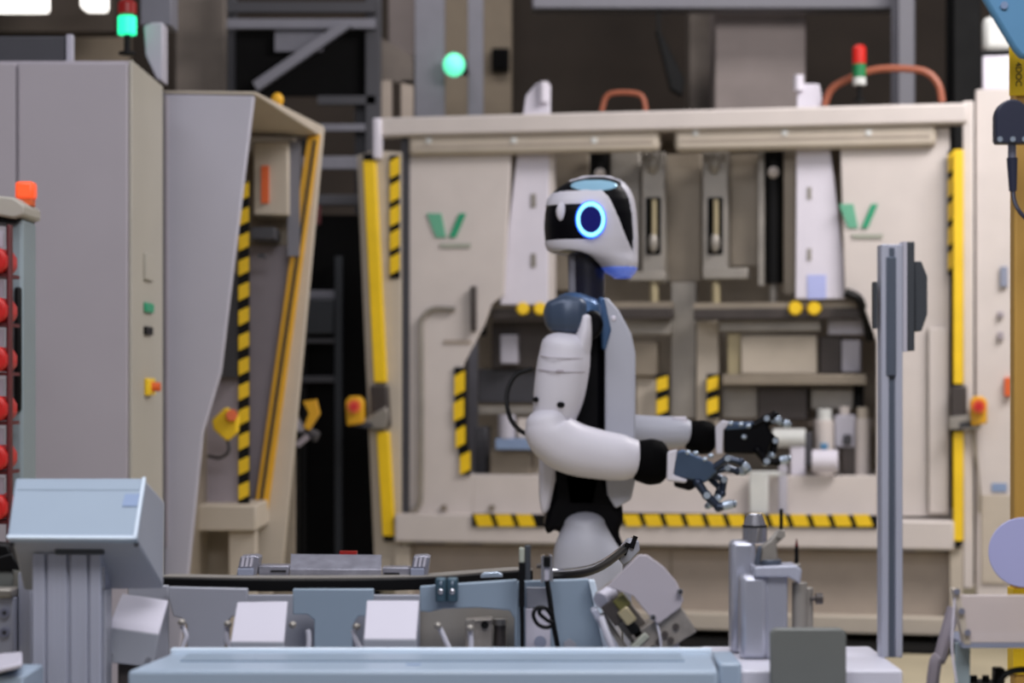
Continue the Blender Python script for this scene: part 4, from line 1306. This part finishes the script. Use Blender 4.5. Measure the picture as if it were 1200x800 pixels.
for (x, y) in ((728, 640), (735, 636), (744, 628)):
    part('pin', MB().cyl(P(x - 4, y + 14, dd - 0.022), P(x + 1, y, dd - 0.022), 0.004, n=10), 'rubber', t)
part('stand', MB().box(P(731, 0, dd).x, P(740, 0, dd).x, dd, dd + .04, 0, P(0, 650, dd).z), 'panel_grey', t)

# pallet and end blocks on the belt
pd = 3.03
def onbelt(px0, py0, px1, py1, d0, d1):
    return MB().dbox(px0, py0, px1, py1, d0, d1)
t = thing('metal_pallet', 'flat grey steel pallet with a slanted front lying on the black belt', 'pallet', P(392, 674, pd))
part('plate', MB().hull([P(340, 674, pd), P(447, 674, pd), P(447, 667, pd), P(340, 667, pd)], [P(341, 649, pd + .05), P(447, 650, pd + .05), P(447, 650, pd + .05) + Vector((0, .003, 0)), P(341, 649, pd + .05) + Vector((0, .003, 0))]), 'steel_cast', t, bevel=0.001)
part('side_tab', onbelt(303, 663, 339, 675, pd + .005, pd + .045), 'steel_cast', t, bevel=0.001)
part('side_tab', onbelt(448, 665, 480, 675, pd + .005, pd + .045), 'steel_cast', t, bevel=0.001)
part('tab_slot', onbelt(317, 668, 335, 670, pd + .003, pd + .006), 'black', t)
part('tab_slot', onbelt(450, 671, 468, 673, pd + .003, pd + .006), 'black', t)
for (lab, a, b) in (('small ribbed steel stop block at the left of the pallet', 277, 303), ('small ribbed steel stop block at the right of the pallet', 480, 503)):
    tt = thing('stop_block', lab, 'stop block', P((a + b) / 2, 675, pd))
    part('body', MB().dprism([(a, 674), (b - 2, 674), (b + 1, 653), (b - 4, 651), (a + 5, 652)], pd, pd + .04), 'steel_cast', tt, bevel=0.001)
    for k in range(3):
        part('rib', MB().dprism([(a + 5 + k * 5, 664), (a + 8 + k * 5, 664), (a + 10 + k * 5, 653), (a + 7 + k * 5, 653)], pd - .003, pd), 'bracket_white', tt)
    part('foot', MB().dbox(a + 1, 666, b - 6, 674.5, pd - .006, pd), 'label_grey', tt, bevel=0.001)
solo('red_tag', MB().dbox(398, 646, 418, 650, pd + .056, pd + .07), 'lamp_red_dim', 'small dark red tag behind the steel pallet', 'tag')

# optical sensor, bracket, cables
t = thing('optical_sensor', 'slim black sensor with pale tip standing at the conveyor', 'sensor', P(611, 710, 2.84))
part('body', MB().dbox(608, 659, 615, 711, 2.84, 2.853), 'rubber', t, bevel=0.001)
part('tip', MB().dbox(608.5, 642, 614.5, 659, 2.84, 2.853), 'logo_grey', t, bevel=0.001)
part('rear_plate', MB().dbox(615, 639, 622, 680, 2.845, 2.86), 'alu_dark', t, bevel=0.001)
part('cable', MB().tube([P(611.5, 711, 2.846), P(612, 740, 2.846), P(612, 790, 2.846)], 0.0028), 'rubber', t)
t = thing('sensor_bracket', 'small steel bracket with black sensor and looped black cable', 'bracket', P(641, 690, 2.85))
part('frame', MB().dprism([(634, 652), (638, 650), (638, 680), (634, 684)], 2.85, 2.87), 'chrome', t)
part('frame', MB().dprism([(644, 650), (648, 652), (648, 682), (644, 680)], 2.85, 2.87), 'chrome', t)
part('sensor_head', MB().dbox(637, 652, 645, 664, 2.848, 2.866), 'black', t, bevel=0.001)
part('base', MB().dbox(637, 664, 645, 681, 2.852, 2.87), 'lavender', t, bevel=0.001)
part('side_screw', MB().cyl(P(629, 663, 2.86), P(634, 663, 2.86), 0.003), 'dark_tool', t)
part('cable', MB().tube([P(641, 680, 2.845), P(644, 700, 2.843), P(648, 728, 2.84), P(652, 750, 2.845), P(655, 768, 2.85), P(656, 790, 2.85)], 0.0034), 'rubber', t)
part('cable_coil', MB().tube([P(648, 724, 2.836), P(640, 713, 2.836), P(630, 712, 2.836), P(625, 720, 2.834), P(630, 731, 2.834), P(641, 735, 2.834), P(649, 730, 2.834), P(642, 727, 2.832), P(632, 718, 2.832), P(637, 712, 2.832), P(648, 720, 2.836)], 0.0026), 'rubber', t)
solo('belt_bolt', MB().dprism([(563, 674), (567, 671), (583, 670), (589, 673), (589, 676), (563, 677)], 2.98, 2.995), 'finger_silver', 'small bright bolt lying on the black belt edge', 'bolt', bevel=0.001)

# white cover plate and mechanism at the right end
t = thing('drive_unit', 'tilted drive unit with a white cover plate and bored metal block', 'machine', P(755, 790, 2.8))
cp = part('cover_plate', MB().dprism([(711, 687), (748, 650), (758, 650), (778, 664), (793, 682), (801, 702), (797, 712), (772, 731), (765, 727), (742, 698)], 2.74, 2.746), 'cover_lav', t, bevel=0.001)
for (x, y) in ((797, 693), (765, 723)):
    part('screw', MB().cyl(P(x, y, 2.74), P(x, y, 2.733), 0.004, n=12), 'chrome', t)
    part('screw_slot', MB().cyl(P(x + .5, y + .5, 2.733), P(x + .5, y + .5, 2.7325), 0.0022, n=10), 'black', t)
c_ = math.radians(-38)
def rb(cx, cy, w, h, d0, d1, m, nm, bev=0.0015, ang=-43, par=None):
    an = math.radians(ang)
    ux, uy = math.cos(an), -math.sin(an)
    vx, vy = -uy, ux
    pts = [(cx + ux * w * i + vx * h * j, cy + uy * w * i + vy * h * j) for i, j in ((-1, -1), (1, -1), (1, 1), (-1, 1))]
    return part(nm, MB().dprism(pts, d0, d1), m, par or t, bevel=bev)
rb(738, 728, 46, 14, 2.77, 2.83, 'block_brown', 'body', ang=-52)
rb(722, 716, 14, 12, 2.752, 2.77, 'dark_tool', 'motor_plate', ang=-52)
rb(729, 706, 8, 8, 2.75, 2.77, 'olive', 'valve_cap', ang=-52)
rb(735, 722, 10, 7, 2.748, 2.77, 'brass', 'valve_body', ang=-52)
rb(744, 738, 10, 6, 2.748, 2.77, 'black', 'coupling', ang=-52)
rb(750, 752, 12, 4, 2.745, 2.77, 'logo_grey', 'shaft', ang=45)
rb(726, 756, 40, 6, 2.765, 2.80, 'metal_grey', 'side_rail', ang=-56)
rb(713, 744, 34, 4, 2.76, 2.80, 'alu', 'side_rail', ang=-60)
part('hose', MB().tube([P(704, 722, 2.755), P(711, 742, 2.75), P(718, 762, 2.75), P(724, 790, 2.76)], 0.0045), 'white_block', t)
part('motor', MB().cyl(P(704, 704, 2.76), P(718, 694, 2.78), 0.011), 'lavender', t)
rb(778, 742, 34, 19, 2.748, 2.80, 'block_brown', 'bored_block', ang=33)
for (x, y) in ((792, 734), (779, 743), (765, 760), (786, 750), (772, 752)):
    part('bore', MB().cyl(P(x, y, 2.7478), P(x, y, 2.745), 0.0042, n=12), 'dark_tool', t)
part('wire', MB().tube([P(769, 728, 2.745), P(774, 750, 2.742), P(776, 790, 2.745)], 0.0015), 'white_block', t)
part('lower_cover', MB().dprism([(768, 790), (772, 760), (795, 752), (806, 790)], 2.755, 2.80), 'bracket_white', t, bevel=0.002)

# right: block, clamp unit, aluminium post -------------------------------
t = thing('mounting_block', 'pale grey mounting block carrying post and clamp cylinder', 'block', (P(950, 0, 2.7).x, 2.7, TZ))
part('block', MB().box(P(841, 0, 2.62).x, P(1058, 0, 2.62).x, 2.62, 2.86, TZ, P(0, 785, 2.62).z), 'white_block', t, bevel=0.003)
part('cap', MB().box(P(841, 0, 2.62).x, P(868, 0, 2.62).x, 2.606, 2.72, TZ, P(0, 777, 2.6).z), 'paint_blue', t, bevel=0.004)
part('slot_line', MB().box(P(960, 0, 2.62).x, P(1046, 0, 2.62).x, 2.617, 2.62, TZ + .03, TZ + .032), 'label_blue', t)
BLZ = P(0, 785, 2.62).z
def prof(nm, px0, px1, y0, d, dep, root, z0, groove=True):
    a, b = P(px0, 0, d).x, P(px1, 0, d).x
    z1 = P(0, y0, d).z
    w = b - a
    gw, gd = w * 0.16, w * 0.14
    c = (a + b) / 2
    pts = [(a, d), (c - gw, d), (c - gw, d + gd), (c + gw, d + gd), (c + gw, d), (b, d), (b, d + dep), (a, d + dep)]
    return part(nm, MB().hull([(x, y, z0) for x, y in pts], [(x, y, z1) for x, y in pts]), 'alu', root, bevel=0.0012)
pdp = 2.74
t = thing('aluminium_post', 'tall slotted aluminium post with a black handle plate', 'post', (P(1043, 0, pdp).x, pdp + .02, BLZ))
post = prof('profile', 1033, 1058, 286, pdp, 0.034, t, BLZ)
part('groove_fill', MB().box(P(1041.7, 0, pdp).x, P(1049.3, 0, pdp).x, pdp + .0035, pdp + .006, BLZ, P(0, 290, pdp).z), 'alu_groove', post)
part('groove_cover', MB().box(P(1038.5, 0, pdp).x, P(1050, 0, pdp).x, pdp - .002, pdp + .004, P(0, 440, pdp).z, P(0, 301, pdp).z), 'alu_groove', t, bevel=0.001)
part('edge_strip', MB().dbox(1058.4, 283, 1063, 412, pdp, pdp + .03), 'lavender', t)
hp = part('handle_plate', MB().dbox(1063.3, 283, 1072, 411, pdp, pdp + .04), 'alu_dark', t, bevel=0.001)
part('handle', MB().dprism([(1072.2, 306), (1080, 306), (1087, 324), (1087, 368), (1080, 388), (1072.2, 388)], pdp + .005, pdp + .035), 'alu_dark', hp, bevel=0.001)
part('clip', MB().dbox(1024.5, 330, 1028, 385, pdp + .01, pdp + .03), 'alu_dark', t)

cdp = 2.72
t = thing('clamp_cylinder', 'grey aluminium clamp cylinder with chrome cone and swing arm', 'clamp', (P(895, 0, cdp).x, cdp, TZ))
z_ = lambda y, d=cdp: P(0, y, d).z
def vcyl(nm, px, r, y0, y1, d, m, par=t, r1=None, n=24, bev=0.0012):
    return part(nm, MB().cyl(P(px, y1, d), P(px, y0, d), r * d / F, None if r1 is None else r1 * d / F, n=n), m, par, bevel=bev)
part('rear_body', MB().box(P(857, 0, 2.78).x, P(886, 0, 2.78).x, 2.78, 2.82, BLZ, P(0, 634, 2.78).z), 'alu_shiny', t, bevel=0.006)
vcyl('cone_base', 884.5, 14.5, 616, 636, 2.795, 'chrome', n=28)
vcyl('cone_ring', 884.5, 14.8, 615, 617.5, 2.795, 'black', n=28, bev=0)
vcyl('cone', 884.5, 14, 601, 616, 2.795, 'chrome', r1=9.0, n=28)
part('front_body', MB().box(P(868, 0, cdp).x, P(900, 0, cdp).x, cdp, cdp + .035, BLZ, z_(674)), 'alu_shiny', t, bevel=0.007)
part('side_body', MB().box(P(897, 0, cdp).x, P(924, 0, cdp).x, cdp + .004, cdp + .04, BLZ, z_(672)), 'alu_shiny', t, bevel=0.004)
part('head_plate', MB().dprism([(884, 664), (934, 662), (940, 668), (938, 684), (924, 676), (884, 676)], cdp - .004, cdp + .045), 'alu', t, bevel=0.002)
vcyl('side_cylinder', 937, 9, 682, 770, cdp + .02, 'metal_grey')
vcyl('side_cylinder', 946, 7, 688, 762, cdp + .03, 'metal_grey')
part('knob', MB().cyl(P(950, 701, cdp + .02), P(958, 701, cdp + .02), 0.003, n=12), 'dark_tool', t)
part('knob_head', MB().cyl(P(956, 701, cdp + .02), P(964, 701, cdp + .02), 0.007, n=14), 'dark_tool', t)
part('swing_arm', MB().dprism([(890, 658), (893, 640), (902, 634), (912, 622), (919, 620), (921, 628), (910, 638), (912, 658)], cdp + .01, cdp + .03), 'metal_grey', t, bevel=0.002)
part('fork', MB().dprism([(884, 662), (889, 640), (893, 640), (890, 662)], cdp + .002, cdp + .012), 'alu_groove', t, bevel=0.001)
vcyl('collar', 902, 14, 655, 666, cdp + .02, 'alu_groove')
part('pivot', MB().cyl(P(915, 626, cdp + .006), P(915, 626, cdp + .034), 0.005, n=14), 'metal_grey', t)
vcyl('contact_pin', 915.5, 2.2, 596, 622, cdp + .02, 'rubber', n=10, bev=0)
vcyl('contact_pin', 933.5, 2.6, 640, 664, cdp + .02, 'rubber', r1=2.2, n=10, bev=0)
vcyl('pin_tip', 933.5, 2.2, 631, 640, cdp + .02, 'dark_red', r1=.5, n=10, bev=0)
vcyl('pin_seat', 933.5, 5, 660, 668, cdp + .02, 'metal_grey', n=12)

gp = 2.58
poly = [(903, 848), (903, 742), (908, 736), (986, 736), (992, 742), (992, 848)]
t = thing('guard_plate', 'dark grey green guard plate in front of the clamp cylinder', 'plate', (P(947, 0, gp).x, gp, TZ - .01))
part('plate', MB().dprism(poly, gp, gp + .012), 'plate_green', t, bevel=0.0025)
part('foot', MB().box(P(915, 0, gp).x, P(980, 0, gp).x, gp + .012, gp + .0395, TZ, TZ + .012), 'plate_green', t)

# left console -----------------------------------------------------------
cdn = 2.62
t = thing('operator_console', 'pale blue sloped operator console on a grooved aluminium post', 'console', (P(80, 0, cdn).x, cdn + .03, 0))
A = [P(18, 560, cdn + .06), P(171, 560, cdn + .06), P(160, 632, cdn), P(8, 631, cdn)]
nrm = (A[1] - A[0]).cross(A[3] - A[0]).normalized()
if nrm.y > 0:
    nrm = -nrm
fr = part('front_panel', MB().hull(A, [p - nrm * .008 for p in A]), 'paint_blue', t, bevel=0.002)
part('upper_band', MB().hull([A[0].lerp(A[3], .02) + nrm * .0006 + Vector((.004, 0, 0)), A[1].lerp(A[2], .02) + nrm * .0006 - Vector((.006, 0, 0)), A[1].lerp(A[2], .2) + nrm * .0006 - Vector((.006, 0, 0)), A[0].lerp(A[3], .2) + nrm * .0006 + Vector((.004, 0, 0))],
                             [A[0].lerp(A[3], .02) + Vector((.004, 0, 0)), A[1].lerp(A[2], .02) - Vector((.006, 0, 0)), A[1].lerp(A[2], .2) - Vector((.006, 0, 0)), A[0].lerp(A[3], .2) + Vector((.004, 0, 0))]), 'paint_blue', fr)
def onp(u, v, l=.001):
    return A[0].lerp(A[1], u).lerp(A[3].lerp(A[2], u), v) + nrm * l
lb = [onp(.86, .27), onp(.975, .27), onp(.965, .47), onp(.85, .47)]
part('label', MB().hull(lb, [p - nrm * .0008 for p in lb]), 'label_blue', fr, label='blue grey sticker')
e1 = [onp(.975, 0, .002), onp(1, 0, .002), onp(1, 1, .002), onp(.975, 1, .002)]
part('edge_trim', MB().hull(e1, [p - nrm * .004 for p in e1]), 'paint_edge', fr)
e1 = [onp(0, .955, .002), onp(1, .955, .002), onp(1, 1, .002), onp(0, 1, .002)]
part('edge_trim', MB().hull(e1, [p - nrm * .004 for p in e1]), 'paint_edge', fr)
# housing behind the sloped face
bk = .11
h1 = [A[0] + Vector((.002, .006, -.003)), A[1] + Vector((-.001, .006, -.003)), A[2] + Vector((-.002, .008, 0.002)), A[3] + Vector((.003, .008, 0.002))]
h2 = [P(30, 568, cdn + bk), P(194, 588, cdn + bk), P(192, 690, cdn + bk), P(28, 692, cdn + bk)]
part('housing', MB().hull(h1, h2), 'box_grey', t, bevel=0.003)
for x in (14, 160):
    part('screw', MB().cyl(P(x, 638, cdn + .02), P(x, 638, cdn + .012), .003, n=10), 'dark_steel', t)
part('neck_plate', MB().dbox(64, 636, 122, 650, cdn + .03, cdn + .08), 'alu_dark', t, bevel=0.002)
# post with grooves (ribs)
a, b = P(38, 0, cdn + .035).x, P(118, 0, cdn + .035).x
zt2 = P(0, 648, cdn + .035).z
w = b - a
pts = []
fs_ = [0, .18, .18, .22, .22, .5, .5, .56, .56, .80, .80, .84, .84, 1]
dp_ = [0, 0, .006, .006, 0, 0, .006, .006, 0, 0, .006, .006, 0, 0]
pts = [(a + w * q, cdn + .035 + r) for q, r in zip(fs_, dp_)] + [(b, cdn + .11), (a, cdn + .11)]
part('post', MB().hull([(x, y, 0.02) for x, y in pts], [(x, y, zt2) for x, y in pts]), 'alu', t, bevel=0.001)
part('base_plate', MB().box(a - .05, b + .002, cdn, cdn + .16, 0, .02), 'alu', t, bevel=0.003)
part('side_channel', MB().box(b, P(126, 0, cdn + .06).x, cdn + .05, cdn + .09, 0.02, P(0, 690, cdn + .06).z), 'panel_grey', t, bevel=0.001)
part('cable_gland', MB().cyl(P(119, 690, cdn + .05), P(119, 664, cdn + .05), .004), 'chrome', t)

# bits at the far left edge
t = thing('side_module', 'grey aluminium module with screws beside the console post', 'module', (P(10, 0, 2.8).x, 2.8, 0))
part('plate', MB().box(P(-40, 0, 2.8).x, P(16, 0, 2.8).x, 2.8, 2.86, P(0, 766, 2.8).z, P(0, 700, 2.8).z), 'alu', t, bevel=0.002)
for y in (718, 741):
    part('screw', MB().cyl(P(5, y, 2.8), P(5, y, 2.795), .006, n=14), 'screw', t)
    part('screw_hole', MB().cyl(P(5, y, 2.795), P(5, y, 2.7945), .003, n=8), 'dark_steel', t)
part('profile', MB().box(P(17, 0, 2.8).x, P(33, 0, 2.8).x, 2.82, 2.86, 0, P(0, 672, 2.8).z), 'alu', t, bevel=0.002)
part('dark_channel', MB().box(P(33, 0, 2.8).x, P(41, 0, 2.8).x, 2.83, 2.86, 0, P(0, 682, 2.8).z), 'alu_dark', t)
part('valve_row', MB().dbox(-20, 690, 14, 701, 2.79, 2.83), 'metal_grey', t, bevel=0.003)
part('pedestal', MB().box(P(-40, 0, 2.8).x, P(16, 0, 2.8).x, 2.82, 2.86, 0, P(0, 766, 2.8).z), 'panel_grey', t)
t = thing('cable_chain', 'black cable chain end hanging above the grey side module', 'cable chain', P(5, 700, 2.84))
part('link', MB().dprism([(-30, 634), (9, 638), (15, 652), (14, 668), (-30, 668)], 2.84, 2.88), 'rubber', t, bevel=0.003)
part('link', MB().dprism([(-30, 668), (26, 668), (18, 656), (14, 648), (-30, 660)], 2.83, 2.839), 'rubber', t, bevel=0.002)
part('block', MB().dbox(-30, 668, 15, 691, 2.835, 2.88), 'plate_green', t, bevel=0.002)
t = thing('corner_cover', 'pale blue machine cover at the foot of the console', 'cover', (P(0, 0, 2.5).x, 2.5, 0))
part('cover', MB().hull([P(-40, 768, 2.6), P(26, 763, 2.6), P(26, 776, 2.48), P(-40, 792, 2.48)], [P(-40, 786, 2.6), P(26, 776, 2.6), P(26, 782, 2.48), P(-40, 798, 2.48)]), 'bracket_white', t, bevel=0.002)
part('lower_cover', MB().box(P(-40, 0, 2.49).x, P(27, 0, 2.49).x, 2.49, 2.6, 0.0, P(0, 792, 2.49).z), 'paint_blue', t, bevel=0.003)

# right edge ---------------------------------------------------------------
yd = 3.0
t = thing('yellow_post', 'yellow safety post with painted shade at the right edge marked 4DOC', 'post', (P(1215, 0, yd).x, yd + .03, 0))
part('shaft', MB().box(P(1189, 0, yd).x, P(1240, 0, yd).x, yd, yd + .03, 0, P(0, 40, yd).z), 'yellow_shaded', t, bevel=0.003)
lp = part('label_plate', MB().dbox(1183, 52, 1215, 112, yd - .004, yd - .0005), 'yellow', t, bevel=0.001)
for (y0, y1) in ((690, 702), (756, 790)):
    part('lit_band', MB().dbox(1187.5, y0, 1240.5, y1, yd - .003, yd + .033), 'yellow', t)  # brighter yellow stands for the unshaded stretches of the post
cu = bpy.data.curves.new('print', 'FONT')
cu.body = '4DOC'
cu.size = 0.0118
cu.align_x = 'CENTER'; cu.align_y = 'CENTER'
cu.extrude = 0.0002
tmp = bpy.data.objects.new('print', cu)
COL.objects.link(tmp)
bpy.context.view_layer.update()
me = bpy.data.meshes.new_from_object(tmp.evaluated_get(bpy.context.evaluated_depsgraph_get()))
bpy.data.objects.remove(tmp)
# standing upright and turned to read from top to bottom
RM = Matrix.Translation(P(1193.5, 87, yd - .0047)) @ Matrix.Rotation(math.pi / 2, 4, 'X') @ Matrix.Rotation(-math.pi / 2, 4, 'Z')
me.transform(ROOTS[t.name] @ RM)
me.materials.append(MATS['print_dark'])
lo = bpy.data.objects.new('print', me)
COL.objects.link(lo)
lo.parent = lp

bd = 2.9
t = thing('blue_housing', 'light blue painted housing fixed to the yellow post', 'housing', P(1200, 70, bd))
part('shell', MB().dprism([(1142, -20), (1153, 0), (1163, 17), (1172, 32), (1181, 47), (1188, 58), (1196, 68), (1240, 72), (1250, -20)], bd, bd + .015), 'sky_blue', t, bevel=0.006)
part('screw', MB().cyl(P(1177, 6, bd), P(1177, 6, bd - .004), .005, n=12), 'label_blue', t)
sd_ = 2.9
t = thing('proximity_sensor', 'rounded dark navy sensor with plug and cable on the yellow post', 'sensor', P(1190, 170, sd_))
arc = [(1187 + 20 * math.cos(a_), 138 - 22 * math.sin(a_)) for a_ in [math.pi * k / 14 for k in range(15)]]
part('body', MB().dprism(arc + [(1167, 164), (1169, 168), (1206, 168), (1207, 164)], sd_, sd_ + .022), 'navy', t, bevel=0.002)
for x in (1172, 1187, 1201):
    part('screw', MB().cyl(P(x, 163, sd_), P(x, 163, sd_ - .003), .0036, n=12), 'finger_silver', t)
part('collar', MB().cyl(P(1186, 186, sd_ + .02), P(1186, 167, sd_ + .02), 5 * sd_ / F, n=14), 'screw', t)
part('plug', MB().cyl(P(1187, 224, sd_ + .02), P(1186, 185, sd_ + .02), 4.5 * sd_ / F, 6.5 * sd_ / F, n=14), 'navy', t)
part('cable', MB().tube([P(1187, 222, sd_ + .02), P(1189, 236, sd_ + .015), P(1195, 248, sd_ + .01), P(1206, 258, sd_ + .01), P(1222, 262, sd_ + .03), P(1232, 250, sd_ + .08)], .003), 'navy', t)
t = thing('round_disc', 'round lavender disc plate mounted before the yellow post', 'disc', P(1200, 690, 2.9))
part('disc', MB().cyl(P(1200, 647, 2.9), P(1200, 647, 2.91), 41 * 2.9 / F, n=48), 'disc_lav', t, bevel=0.001)
part('hub', MB().cyl(P(1204, 647, 2.91), P(1204, 647, 3.0), .012), 'alu', t)

td = 2.66
t = thing('plastic_tray', 'clear pinkish plastic tray on grey blue legs beside the yellow post', 'tray', (P(1170, 0, td).x, td, 0))
part('tray_front', MB().dprism([(1122, 697), (1262, 697), (1262, 753), (1133, 753)], td, td + .006), 'acrylic', t, bevel=0.001)
part('tray_bottom', MB().box(P(1128, 0, td).x, P(1262, 0, td).x, td, td + .12, P(0, 755, td).z - .004, P(0, 753, td).z), 'label_grey', t)
for (x, y) in ((1121.5, 693), (1127, 716), (1134, 741)):
    part('screw', MB().cyl(P(x, y, td - .001), P(x, y, td - .006), .0042, n=6), 'screw', t)
part('leg', MB().hull([P(1119, 752, td + .02), P(1137, 752, td + .02), Vector((P(1136, 0, td).x, td + .02, 0)), Vector((P(1122, 0, td).x, td + .02, 0))],
                      [P(1119, 752, td + .05), P(1137, 752, td + .05), Vector((P(1136, 0, td).x, td + .05, 0)), Vector((P(1122, 0, td).x, td + .05, 0))]), 'teal_cab', t, bevel=0.002)
part('leg', MB().box(P(1247, 0, td).x, P(1260, 0, td).x, td + .04, td + .07, 0, P(0, 755, td).z), 'teal_cab', t, bevel=0.002)
part('edge_wire', MB().tube([P(1119, 700, td), P(1116, 740, td), P(1116, 765, td), P(1121, 800, td)], .0014), 'blade_white', t)
part('corner_post', MB().dprism([(1117, 690), (1124, 690), (1138, 755), (1130, 755)], td - .001, td + .02), 'cream_warm', t, bevel=0.001)
solo('air_hose', MB().tube([P(1118, 712, td + .08), P(1110, 740, td + .08), P(1102, 770, td + .08), P(1092, 810, td + .08), Vector((P(1085, 0, td).x, td + .1, .4)), Vector((P(1085, 0, td).x, td + .1, 0.01))], .0085), 'pipe_grey',
     'thick grey air hose leaning against the plastic tray', 'hose')
t = thing('plug_row', 'row of small black plugs under the plastic tray', 'plugs', (P(1152, 0, td).x, td + .06, 0))
part('carrier', MB().box(P(1139, 0, td).x, P(1180, 0, td).x, td + .055, td + .09, 0, P(0, 800, td + .05).z), 'dark_steel', t)
for x in (1141, 1155):
    part('plug', MB().cyl(P(x, 802, td + .06), P(x, 791, td + .06), .0045, n=12), 'black', t)
part('box_plug', MB().dbox(1166, 783, 1178, 802, td + .05, td + .07), 'black', t, bevel=0.002)
solo('cable', MB().tube([P(1168, 806, td + .03), P(1176, 792, td + .03), P(1188, 786, td + .03), P(1205, 785, td + .03), P(1225, 792, td + .04), P(1232, 815, td + .06), Vector((P(1232, 0, td).x, td + .06, .01))], .004), 'rubber',
     'black cable looping in front of the yellow post foot', 'cable')
